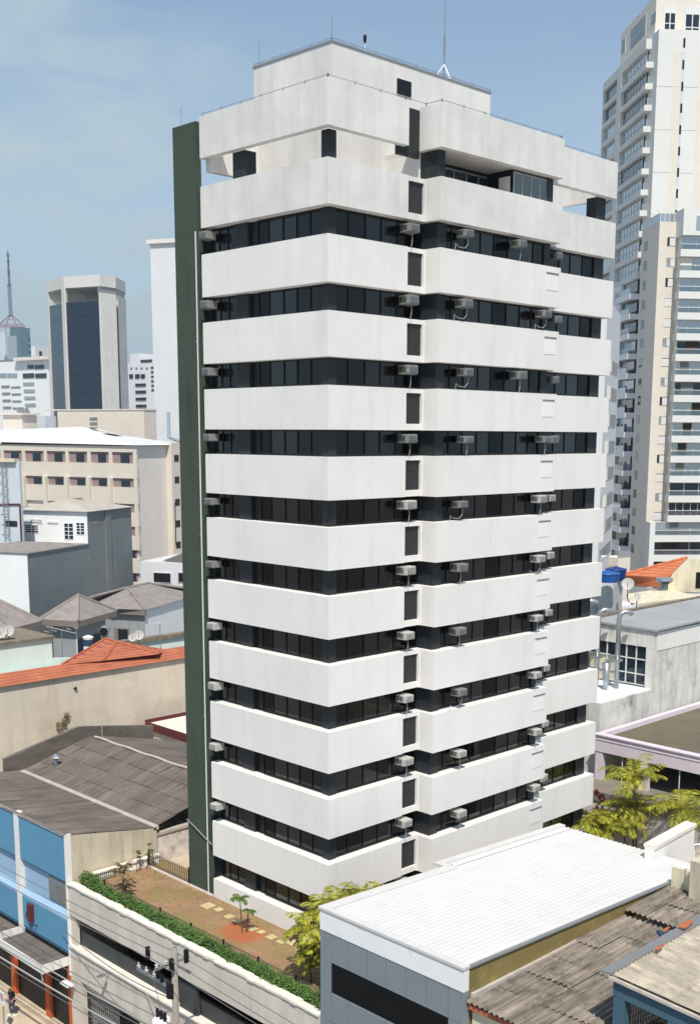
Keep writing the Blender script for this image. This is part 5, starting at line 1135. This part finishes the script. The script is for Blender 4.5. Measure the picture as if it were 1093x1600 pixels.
for p, q in ((E2, R2), (R1, R2), (R2, R3), (R3, R4)): MB().tube([p+Vector((0, 0, .05)), q+Vector((0, 0, .05))], .13, 5).build('ridge_cap', 'hip_sheet', t)
MBf('L', 0).w(0, l_+3, ze-.55, ze-.02, -.3, 0).build('eave_gutter', 'ledge_grey', t)
MB().box(.45, .25, GZ, w_, 9, ze-.06).build('wall', 'pale_wall', t)
MB().box(.8, 9.01, GZ, w_*.8, l_+3, ze-.3).build('side_wall', 'grey_render', t)
MBf('L', .42).w(.26, l_+3, GZ, ze-.56, -.02, 0).build('grey_front', 'grey_render', t)
a0 = fr.a('L', 199, -32); wn = MBf('L', .42).w(a0, a0+1.7, -32.9, -31.4, 0, .05).build('window_frame', 'ledge_grey', t); MBf('L', .36).w(a0+.15, a0+1.2, -32.8, -31.5, 0, .03).build('pane', 'glass_far', wn)
MB().slab([(w_*.55, -.9, ze-1.6), (w_, -.9, ze-1.6), (w_, .24, ze-1.0), (w_*.55+1, .24, ze-1.0)], .08).build('porch_roof', 'hip_sheet', t)
# white box with dark openings further back
fr = Fr(330, 882, 132, 27); t = fr.thing('white_annex', 'white flat fronted annex with dark window openings just left of the green slab', 'building')
LL = fr.a('L', 219, fr.z0); MB().box(0, 0, GZ, 9, LL, fr.z0).build('wall', 'white_flat', t)
for (u0, u1) in ((241, 267), (279.5, 306)):
    a1, a0 = fr.a('L', u0, fr.z0-1.5), fr.a('L', u1, fr.z0-1.5); wn = MBf('L', 0).w(a0-.15, a1+.15, fr.z('L', a1, 910), fr.z('L', a1, 893.5), 0, .08).build('window_surround', 'white_flat', t)
    MBf('L', -.1).w(a0, a1, fr.z('L', a1, 908.6), fr.z('L', a1, 894.8), 0, .03).build('opening', 'black', wn)
MB().quad((-.2, -.2, fr.z0+.02), (9, -.2, fr.z0+.02), (9, LL*.5, fr.z0+1.6), (-.2+1, LL-2.5, fr.z0+.1)).quad((-.2, -.2, fr.z0+.02), (-.2+1, LL-2.5, fr.z0+.1), (9, LL*.5, fr.z0+1.6)).build('roof', 'hip_sheet', t)
# pale blue wall with caged ladder
fr = Fr(30, 722, 124, 27); t = fr.thing('pale_blue_tank_house', 'pale blue wall with a caged ladder at the left edge', 'building')
MB().box(0, 0, GZ, .35, 14, fr.z0).build('wall', 'blue_grey_panel', t)
a_ = fr.a('L', 9, fr.z0); ld = MB()
for s in (-.25, .25): ld.tube([(-.35, a_+s, fr.z0+.3), (-.35, a_+s, fr.z0-8.5)], .035, 4)
for i in range(26): ld.tube([(-.35, a_-.25, fr.z0-.2-i*.32), (-.35, a_+.25, fr.z0-.2-i*.32)], .02, 4)
for i in range(8):
    z = fr.z0-.1-i*1.1; ld.tube([(-.3, a_-.4, z), (-.8, a_-.4, z), (-.95, a_, z), (-.8, a_+.4, z), (-.3, a_+.4, z)], .035, 4)
ld.build('caged_ladder', 'metal_grey', t)
MB().box(-.4, .3, fr.z0, .5, 8, fr.z0+.35).build('roof_tiles', 'cream_wall', t); MB().tube([(-.08, .1, fr.z0-4.5), (-.08, .1, fr.z0-12)], .1, 5).tube([(-.08, .1, fr.z0-4.5), (-.08, 8, fr.z0-4.7)], .1, 5).build('red_pipe', 'dark_red', t)
a0 = fr.a('L', 28.5, fr.z0-8); MBf('L', 0).w(a0, a0+1.5, fr.z('L', a0, 823), fr.z('L', a0, 814), 0, .05).build('window', 'glass_far', t)
# rooftop bits
def dish(x, y, z, r, lab, look=(-.55, -.75, .35)):
    t = thing('satellite_dish', lab, 'satellite dish', (x, y, z-1.0), 0, 'satellite dishes on the roofs')
    d = Vector(look).normalized(); a = d.orthogonal().normalized(); b_ = d.cross(a); c = Vector((x, y, z)); m = MB(); n = 18; m.v.append(c-d*.22*r)
    for k in (1, 2, 3):
        for i in range(n): an = i/n*6.283; rr = r*k/3; m.v.append(c+(a*math.cos(an)+b_*math.sin(an))*rr-d*(.22*r*(1-(k/3)**2)))
    for i in range(n): m.f.append((0, 1+i, 1+(i+1) % n))
    for k in (0, 1):
        for i in range(n): j = (i+1) % n; m.f.append((1+k*n+i, 1+(k+1)*n+i, 1+(k+1)*n+j, 1+k*n+j))
    m.build('bowl', 'ac_case', t, smooth=True); MB().tube([c-d*.2, c-d*.3-Vector((0, 0, 1.0))], .05, 5).tube([c-Vector((0, 0, r*.8)), c+d*.6*r], .025, 4).build('mount', 'metal_grey', t)
p = on('y', 38.6, 13, 985); dish(p.x, p.y, p.z, .42, 'larger white satellite dish at the left edge, right one of the pair')
p = on('y', 38.6, 2, 988); dish(p.x, p.y, p.z, .4, 'satellite dish cut by the left edge of the picture')
p = on('y', 42, 217, 992); dish(p.x, p.y, p.z, .42, 'white satellite dish behind the tiled hip near the mint wall')
p = on('y', 42, 207, 996); dish(p.x, p.y, p.z, .34, 'smaller satellite dish leaning beside the bigger one behind the tiled hip')
p = on('y', 40.5, 138, 1001); tk = thing('water_tank', 'small white water tank with a blue band behind the orange roof', 'water tank', (p.x, p.y, p.z-1))
MB().tube([(p.x, p.y, p.z-1), (p.x, p.y, p.z-.4)], .38, 12).tube([(p.x, p.y, p.z+.12), (p.x, p.y, p.z+.3), (p.x, p.y, p.z+.42)], [.38, .42, .1], 12).build('tank', 'white_panel', tk); MB().tube([(p.x, p.y, p.z-.4), (p.x, p.y, p.z+.12)], .385, 12).build('band', 'blue_cloth', tk)
p = on('y', 42, 163, 985); tk = thing('chimney_cowl', 'round metal cowl with a dark mouth behind the peak of the orange roof', 'chimney', (p.x, p.y, p.z-1.3))
MB().tube([(p.x, p.y, p.z-1.6), (p.x, p.y, p.z-.3)], .28, 10).build('flue', 'galv', tk); MB().tube([(p.x+.3, p.y+.3, p.z), (p.x-.3, p.y-.4, p.z)], .38, 12).build('cowl', 'galv', tk, smooth=True); MB().tube([(p.x-.3, p.y-.4, p.z), (p.x-.32, p.y-.43, p.z)], .33, 12).build('mouth', 'black', tk)
def tvant(u, v0, v1, y, lab, arms=5, w_=1.2, tilt=0):
    p0, p1 = on('y', y, u, v0), on('y', y, u, v1); t = thing('tv_antenna', lab, 'antenna', tuple(p0), 0, 'television antennas on the roofs')
    MB().tube([p0, (p0.x, p0.y, p1.z)], .035, 5).build('mast', 'metal_grey', t); b = MB(); c = Vector((p0.x, p0.y, p1.z)); b.tube([c+Vector((-w_, 0, .2+tilt)), c+Vector((w_, 0, -tilt))], .035, 4)
    for i in range(arms): x = -w_+2*w_*i/(arms-1); b.tube([c+Vector((x, -.35, .1-.0*x)), c+Vector((x, .35, .1-.0*x))], .02, 4)
    b.build('elements', 'pipe_white', t)
tvant(98, 1028, 986, 39.5, 'bent television antenna left of the orange hip', tilt=.3); tvant(251, 1020, 975, 40, 'tall thin television antenna in front of the right mint wall', 4, .8)

# ================================================================ RIGHT: apartment towers
mat('apt_white', A(210, 210, 206), var=0.04, scale=0.15, bump=0); mat('apt_shade_lift', A(238, 237, 234), var=0.04, scale=0.15, bump=0)  # second white is a paler copy, fill light painted into the shaded sides
mat('apt_beige', A(212, 205, 193), var=0.04, scale=0.15, bump=0); mat('apt_tan', A(222, 214, 202), var=0.04, scale=0.15, bump=0)
TH = -39.8
fr = Fr(1009, 66, 176, TH); t = fr.thing('tall_apartment_tower', 'tall pale apartment tower with stacked glazed balconies at the right edge', 'apartment tower')
z0 = fr.z0; Lend = fr.a('L', 940.5, z0-3); fh = 3.07
MB().box(1.2, 1.5, GZ, 26, Lend-.2, z0-1).build('core', 'apt_shade_lift', t)
lp0, lp1 = fr.a('L', 970, z0-3), fr.a('L', 963, z0-3)
MBf('L', 0).w(lp0, lp1, GZ, z0, -1.2, .05).build('vertical_pier', 'apt_white', t)
MBf('L', 0).w(0, Lend, z0-.9, z0+.5, -1.2, .02).build('parapet', 'apt_white', t)
MBf('L', 0).w(Lend-.5, Lend, GZ, z0-.9, -1.2, 0).build('end_pier', 'apt_white', t)
zb, i = z0-1.0, 0
NF = 11
for i in range(NF):
    zt_ = z0-.9-i*fh; zs_ = zt_-fh+.75
    for (a0, a1) in ((.9, lp0-.02), (lp1+.02, Lend-.52)):
        g = MBf('L', 0).w(a0, a1, zs_+.01, zt_-.01, -.6, -.5).build('balcony_glazing', 'glass_pale' if random.random() < .75 else 'glass_far', t)
        MBf('L', 0).w(a0, a1, zt_-fh, zs_, -1.2, .04).build('balcony_slab', 'apt_white', t)
        if a0 < 2:
            bl = MBf('L', -.3) if False else MBf('L', 0); n = 7
            for k in range(n+1): bl.w(a0+(a1-a0)*k/n-.06, a0+(a1-a0)*k/n+.06, zs_+.02, zt_-.02, -.49, -.44)
            bl.w(a0, a1, zs_+.95, zs_+1.03, -.49, -.42); bl.build('mullion', 'apt_white', g)
    MB().box(-.3, -1.3, zt_-fh, 1.5, .8, zs_+.1).build('balcony_corner', 'apt_white', t)
    MB().box(.1, -1.2, zs_+.11, 1.3, -1.1, zs_+1.1).build('glass_rail', 'glass_pale', t)
for i in range(15):
    zt_ = z0-.9-(NF+i)*fh; zs_ = zt_-fh+.85; lq = fr.a('L', 976, z0-20)
    MBf('L', 0).w(.0, lq, zt_-fh, zs_, -1.2, .9).build('balcony_slab', 'apt_shade_lift', t)
    MBf('L', 0).w(.4, lq, zs_+.01, zt_-.01, -.5, -.4).build('balcony_glazing', random.choice(('glass_pale', 'glass_far', 'glass_pale')), t)
    MBf('L', 0).w(.4, lq, zs_+.0, zs_+.9, .82, .87).build('glass_rail', 'glass_pale', t)
MBf('L', 0).w(fr.a('L', 976, z0-20)+.01, Lend-.5, GZ, z0-.9-NF*fh-.01, -1.2, .0).build('lower_wall', 'apt_shade_lift', t)
wq = MBf('L', 0)
for i in range(14):
    z = z0-.9-(NF+i)*fh
    for u in (962.5, 969):
        a_ = fr.a('L', u, z); MBf('L', 0).w(a_-.7, a_+.5, z-2.3, z-.9, 0, .05).build('window', 'glass_far', t) if i < 9 or u > 965 else None
# recess windows and white front block
MB().box(.9, -1.6, GZ, 2.4, 1.5, z0+1).build('recess_wall', 'apt_shade_lift', t)
f0 = fr.a('F', 1017.5, z0); f1 = fr.a('F', 1081.5, z0); zw = fr.z('F', f0, 45, (0, -3.2))
MB().box(f0, -3.2, GZ, f1, 1.5, zw).build('front_block', 'apt_white', t)
b0, b1 = fr.a('F', 1042.5, z0), fr.a('F', 1055, z0)
MBf('F', -3.2).w(b0, b1, GZ, zw-3.0, 0, .03).build('beige_stripe', 'apt_beige', t)
b2 = fr.a('F', 1059, z0); MBf('F', -3.2).w(b1+.01, b2, GZ, zw-3.0, 0, .035).build('blue_strip', 'blue_grey_panel', t)
for i in range(10):
    z = fr.z('F', b1, 75)-i*fh; MBf('F', -3.2).w(b1+.05, b2-.05, z-.9, z+.4, .036, .06).build('stair_window', 'dark_frame', t)
fj = MBf('F', -3.2)
for i in range(8): fj.w(f0, f1, zw-8-i*6.14, zw-7.94-i*6.14, .04, .05)
fj.build('facade_joint', 'apt_tan', t)
MB().box(f1+.01, -2.4, GZ, f1+14, 1.5, zw-.8).build('side_block', 'apt_beige', t)
# top storeys, set back
q = 1027; f2 = fr.a('F', q, z0+6); lb = 2.0
tz = fr.z('F', f2, -4)
MB().box(f2-.2, lb-1.8, z0-1, f2+22, fr.a('L', 969, z0+4, (f2-.2, 0)), tz+.5).build('top_storeys', 'apt_tan', t)
MBf('F', lb-1.8).w(f2-.19, f2+21.9, zw-2, tz+.45, 0, .05).build('top_front', 'apt_beige', t)
for (u0, u1, v0, v1) in ((1038.5, 1055.5, 20, 46), (1071, 1093, 22, 55)):
    a0, a1 = fr.a('F', u0, z0+5), fr.a('F', u1, z0+5); z1, zz0 = fr.z('F', a0, v0), fr.z('F', a0, v1)
    wn = MBf('F', lb-1.8).w(a0-.15, a1+.15, zz0-.15, z1+1.2, .05, .12).build('window_frame', 'apt_white', t)
    n = 2
    for k in range(n):
        for zz in ((zz0, zz0+(z1-zz0)*.36), (zz0+(z1-zz0)*.42, z1)): MBf('F', lb-1.8).w(a0+(a1-a0)*k/n+.08, a0+(a1-a0)*(k+1)/n-.08, zz[0], zz[1], .125, .14).build('pane', 'glass_far', wn)
off = (f2-.2, 0)
for (u0, u1, v0, v1) in ((984, 1008, 50, 72), (1017, 1024, 26, 43), (970, 976, 66, 88)):
    a1, a0 = fr.a('L', u0, z0+3, off), fr.a('L', u1, z0+3, off); am_ = (a0+a1)/2; zz0, z1 = fr.z('L', am_, v1-4, off), fr.z('L', am_, v0-16 if u0 == 984 else v0-6, off)
    wn = MBf('L', off[0]).w(a0, a1, zz0, z1, 0, .06).build('window_frame', 'apt_white', t); n = 4 if u0 == 984 else 2
    for k in range(n):
        for zz in ((zz0+.1, zz0+(z1-zz0)*.45), (zz0+(z1-zz0)*.5, z1-.1)): MBf('L', off[0]).w(a0+(a1-a0)*k/n+.08, a0+(a1-a0)*(k+1)/n-.08, zz[0], zz[1], .065, .08).build('pane', 'glass_far', wn)
wt = thing('round_tower_tank', 'x', 'tank') if False else None

# lower beige tower in front
fr = Fr(1030, 346, 168, TH); t = fr.thing('beige_apartment_tower', 'lower beige apartment tower with one column of square windows facing the street', 'apartment tower')
z0 = fr.z0; wF = fr.a('F', 1067, z0); lL = fr.a('L', 1002.5, z0)
MB().box(0, 0, GZ, wF, lL, z0).build('wall', 'apt_beige', t)
MBf('L', 0).w(0.02, lL, GZ, z0-.02, 0, .03).build('shaded_wall', 'apt_tan', t) if False else None
gr = MB(); gr.box(0, 0, z0, wF, .05, z0+1.1).box(0, .06, z0, .05, lL, z0+1.1).build('glass_rail', 'glass_pale', t)
rl = MB(); rl.box(-.03, -.03, z0+1.1, wF, .08, z0+1.2).box(-.03, .09, z0+1.1, .08, lL, z0+1.2)
for k in range(5): rl.box(wF*k/5, -.02, z0, wF*k/5+.08, .07, z0+1.1)
rl.build('rail', 'pipe_white', t)
vv = [370.5, 402.8, 434.2, 465.7, 497.4, 528.2, 559.2, 589.8, 620, 650.3, 680.7, 710.4, 740, 770.4, 800, 829.4, 858.6]
aw0, aw1 = fr.a('F', 1043, z0), fr.a('F', 1055.5, z0); al1, al0 = fr.a('L', 1006, z0-2), fr.a('L', 1011, z0-2)
for i, v in enumerate(vv):
    z1 = fr.z('F', aw0, v); zz0 = z1-1.25
    wn = MBf('F', 0).w(aw0, aw1, zz0, z1, -.0, .03).build('window', random.choice(('glass_far', 'glass_pale', 'glass_far')), t)
    s = random.choice((0, .3, .5)); MBf('F', 0).w(aw0+s*(aw1-aw0), aw1, zz0+.05, z1-.1, .031, .05).build('shutter', 'apt_white', wn)
    MBf('L', 0).w(al0, al1, zz0+.2, z1+.3, 0, .03).build('window', 'glass_far', t)
fj = MBf('F', 0)
for i in range(1, 17): fj.w(0, wF, fr.z('F', 0, vv[i-1])-2.15, fr.z('F', 0, vv[i-1])-2.08, 0, .012)
fj.build('facade_joint', 'apt_tan', t)
fr2 = Fr(1068, 325, 165, TH); t = fr2.thing('balcony_tower', 'white balcony stack of the beige tower at the right edge', 'apartment tower')
z0 = fr2.z0; zA = fr2.z('F', 0, 367); wB_ = 9
MB().box(0, 0, zA, wB_, 6, z0).build('top_box', 'apt_white', t); MBf('F', 0).w(fr2.a('F', 1088, z0), fr2.a('F', 1088, z0)+2, z0-3, z0-1, 0, .04).build('window', 'glass_pale', t)
MB().box(.4, 1.6, GZ, wB_+3, 8, zA).build('core', 'apt_beige', t)
for i in range(18):
    zz = zA-i*2.93; lo = i >= 14; x0 = -2.2 if lo else (-.2)
    MB().box(x0, -.5 if lo else 0, zz-2.93, wB_, 1.59, zz-2.93+1.0).build('balcony_slab', 'apt_white', t)
    gz_ = MB().box(x0+.3, .7, zz-2.1, wB_, .8, zz-.02).build('balcony_glazing', random.choice(('glass_pale', 'glass_far', 'glass_pale', 'glass_pale')), t)
    ml = MB(); nn = random.choice((4, 6, 8)); 
    for k in range(nn+1): xx = x0+.3+(wB_-x0-.3)*k/nn; ml.box(xx-.05, .64, zz-2.1, xx+.05, .69, zz-.02)
    ml.box(x0+.3, .63, zz-.12, wB_, .70, zz-.03)
    ml.build('mullion', 'apt_white', gz_)
    if random.random() < .6: c0 = random.uniform(x0+.3, 3); MB().box(c0, .60, zz-2.1, c0+random.uniform(1, 2.5), .63, zz-.1).build('curtain', random.choice(('curtain', 'apt_tan', 'wood_dark')), gz_)
    rl_ = MB().box(x0, -.45 if lo else .02, zz-2.12, wB_, -.4 if lo else .07, zz-1.25).build('glass_rail', 'glass_rail', t)
    MB().box(x0, -.47 if lo else .0, zz-1.25, wB_, -.38 if lo else .09, zz-1.18).build('hand_rail', 'apt_white', rl_)
MB().box(-3.0, -.6, GZ, -2.21, 1.6, zA-14*2.93).build('white_frame', 'apt_white', t)

# slanting white building seen past the tower's right edge
fr = Fr(949, 466, 130, 29); t = fr.thing('white_office_block', 'white block with teal window bands squeezed between the tower and the apartment towers', 'building')
z0 = fr.z0; wF = fr.a('F', 967, z0-4); MB().box(0, 0, GZ, wF, fr.a('L', 900, z0), z0).build('wall', 'white_flat', t)
for i in range(9):
    z = fr.z('F', wF*.3, 560)-i*3.2; MBf('F', 0).w(wF*.12, wF*.9, z-1.5, z, 0, .05).build('window_band', 'glass_teal' if i % 3 else 'glass_pale', t)

# ================================================================ RIGHT: low roofs between the towers and the workshop
orh = thing('orange_roofed_house', 'house with a bright orange clay roof in front of the apartment towers', 'house', (58, 22, GZ))
e1, e2 = P3(983, 915, -26.6), P3(1026, 918, -26.6); g1, g2 = P3(969, 899, -25.6), P3(1072, 871.6, -24.2); m_ = P3(1041, 903, -25.6)
MB().quad(e1, e2, m_, g2, g1).build('clay_roof', 'clay_roof_right', orh)
for p, q in ((g1, g2), (g2, m_), (m_, e2), (g1, e1)): MB().tube([p+Vector((0, 0, .05)), q+Vector((0, 0, .05))], .14, 5).build('ridge_tiles', 'clay_roof_right', orh)
wallseg(MB(), e1, e2, .3, GZ, -26.7).build('wall', 'grey_render', orh)
gwl = thing('gabled_warehouse', 'beige gabled warehouse with a dark doorway at the right edge', 'warehouse', tuple(P3(1075, 930, -27)))
k0, k1 = P3(1036, 924, -27), P3(1110, 926, -27); dz_ = (k1-k0).length
gv = lambda u, v: zat(k0.lerp(k1, (u-1036)/74), v)
gm = MB(); n_ = Vector((k1.y-k0.y, k0.x-k1.x, 0)).normalized()*-.3
pr_ = [(1036, 924), (1110, 926), (1110, 874), (1071, 873), (1040, 905)]
pts = []
for u, v in pr_: p = k0.lerp(k1, (u-1036)/74); pts.append(Vector((p.x, p.y, zat(p, v))))
gm.quad(*pts).quad(*[p+n_ for p in reversed(pts)])
for i in range(5): a_, b_ = pts[i], pts[(i+1) % 5]; gm.quad(a_, a_+n_, b_+n_, b_)
gm.build('gable', 'cream_wall', gwl)
dd = k0.lerp(k1, (1085-1036)/74); de = k1; dn_ = n_*-.1
MB().quad(dd-n_*.15+Vector((0, 0, gv(1085, 919)-dd.z)), de-n_*.15+Vector((0, 0, gv(1110, 919)-de.z)), de-n_*.15+Vector((0, 0, gv(1110, 894)-de.z)), dd-n_*.15+Vector((0, 0, gv(1085, 894)-dd.z))).build('doorway', 'black', gwl)
pq = P3(1072, 918, -27); MB().tube([(pq.x, pq.y, -27), (pq.x, pq.y, -25.6)], .06, 5).build('stack_pipe', 'metal_grey', gwl)
lr = thing('low_shed', 'low beige flat roof with a long rusty gutter behind the grey roofed workshop', 'shed', tuple(P3(1020, 940, -27.2)))
l1, l2, l3, l4 = P3(978, 928, -26.9), P3(1040, 918.5, -26.9), P3(1090, 932, -26.9), P3(985, 945, -26.9)
MB().slab([l1, l4, l3, l2], .3).build('roof', 'cream_wall', lr)
MB().box(gx-1, 9.6, GZ, 62, 9.95, -25.38).build('gutter_wall', 'weathered_cap', lr)
wallseg(MB(), P3(940, 950, -27.2), P3(983, 947, -27.2), 2.4, GZ, -26.9).build('white_flashing', 'white_floor', lr)
tkb = Fr(957, 909, 92, 20); t = tkb.thing('tank_plinth', 'stained concrete block carrying two blue water tanks', 'plinth')
MB().box(0, 0, GZ, tkb.a('F', 973, tkb.z0), tkb.a('L', 915, tkb.z0), tkb.z0).build('block', 'stained_white', t)
mat('tank_blue', A(36, 92, 160), rough=0.45, var=0.12, scale=1, bump=0); mat('tank_navy', A(30, 56, 120), rough=0.45, var=0.12, scale=1, bump=0)
def tank(u, v, d, r, h, m, lab, wide=True):
    p = at(u, v, d); t = thing('water_tank', lab, 'water tank', tuple(p), 0, 'blue rooftop water tanks')
    MB().tube([p, p+Vector((0, 0, h))], r*(.85 if wide else .8), 18, r1=r).build('tank', m, t, smooth=False)
    MB().tube([p+Vector((0, 0, h)), p+Vector((0, 0, h+.06)), p+Vector((0, 0, h+.2)), p+Vector((0, 0, h+.27))], [r*1.04, r*1.0, r*.3, r*.1], 18).build('lid', m, t)
tank(948, 909, 90.5, .95, .65, 'tank_blue', 'lighter blue round water tank, the nearer one, half behind the tower')
tank(961, 906, 94, .85, .85, 'tank_navy', 'darker blue water tank behind the lighter one')
vp_ = on('x', 46, 1038, 921) if False else at(1036, 922, 96); tv_ = thing('roof_cowl', 'fat silver ventilation cowl at the foot of the beige gable', 'roof vent', tuple(vp_))
MB().tube([vp_, vp_+Vector((0, 0, .5)), vp_+Vector((0, 0, .8)), vp_+Vector((0, 0, 1.0))], [.35, .35, .75, .7], 12).build('cowl', 'galv', tv_)
p = at(980, 912, 92); dish(p.x, p.y, p.z, .5, 'white satellite dish just left of the orange clay roof', (-.7, -.4, .4))
p = at(996, 933, 90); dish(p.x, p.y, p.z, .35, 'small faint satellite dish on the low beige flat roof', (-.5, -.7, .5))
cb = Fr(965, 872, 150, -10); t = cb.thing('cream_cabin', 'small cream terrace block with a glass rail below the apartment towers', 'building')
MB().box(0, 0, GZ, cb.a('F', 984, cb.z0), cb.a('L', 940, cb.z0), cb.z0).build('wall', 'cream_block', t); MB().box(0, 0, cb.z0, cb.a('F', 984, cb.z0), .1, cb.z0+.9).build('glass_rail', 'glass_pale', t)

# ================================================================ far-off low city, one mass
random.seed(77); fc = MB()
for i in range(900):
    rg = random.choice(((320, 880), (-1300, -120), (1230, 2300))); u = random.uniform(*rg); d_ = 230*(9**random.random())
    p = at(u, 690, d_); w_, l_ = random.uniform(7, 16), random.uniform(7, 18); h_ = random.uniform(5, 13) if random.random() < .8 else random.uniform(13, 27)
    fc.box(p.x-w_/2, p.y-l_/2, GZ-.14, p.x+w_/2, p.y+l_/2, GZ+h_)
mat('far_city', (0.42, 0.38, 0.34), var=0.1, scale=0.05, island=0.45, bump=0)
fc.build('far_city', 'far_city', label='low pale city buildings stretching away behind the towers', cat='city', kind='stuff')

# ================================================================ air
hm = bpy.data.materials.new('haze'); hm.use_nodes = True; t_ = hm.node_tree; t_.nodes.clear()
pv = N(t_, 'ShaderNodeVolumePrincipled'); pv.inputs['Color'].default_value = (0.80, 0.88, 0.96, 1); pv.inputs['Density'].default_value = 0.00016; pv.inputs['Anisotropy'].default_value = 0.2
t_.links.new(pv.outputs[0], N(t_, 'ShaderNodeOutputMaterial').inputs['Volume'])
MATS['haze'] = hm
MB().box(-450, -450, GZ-1.3, 2650, 3050, 230).build('haze', 'haze', kind='stuff')
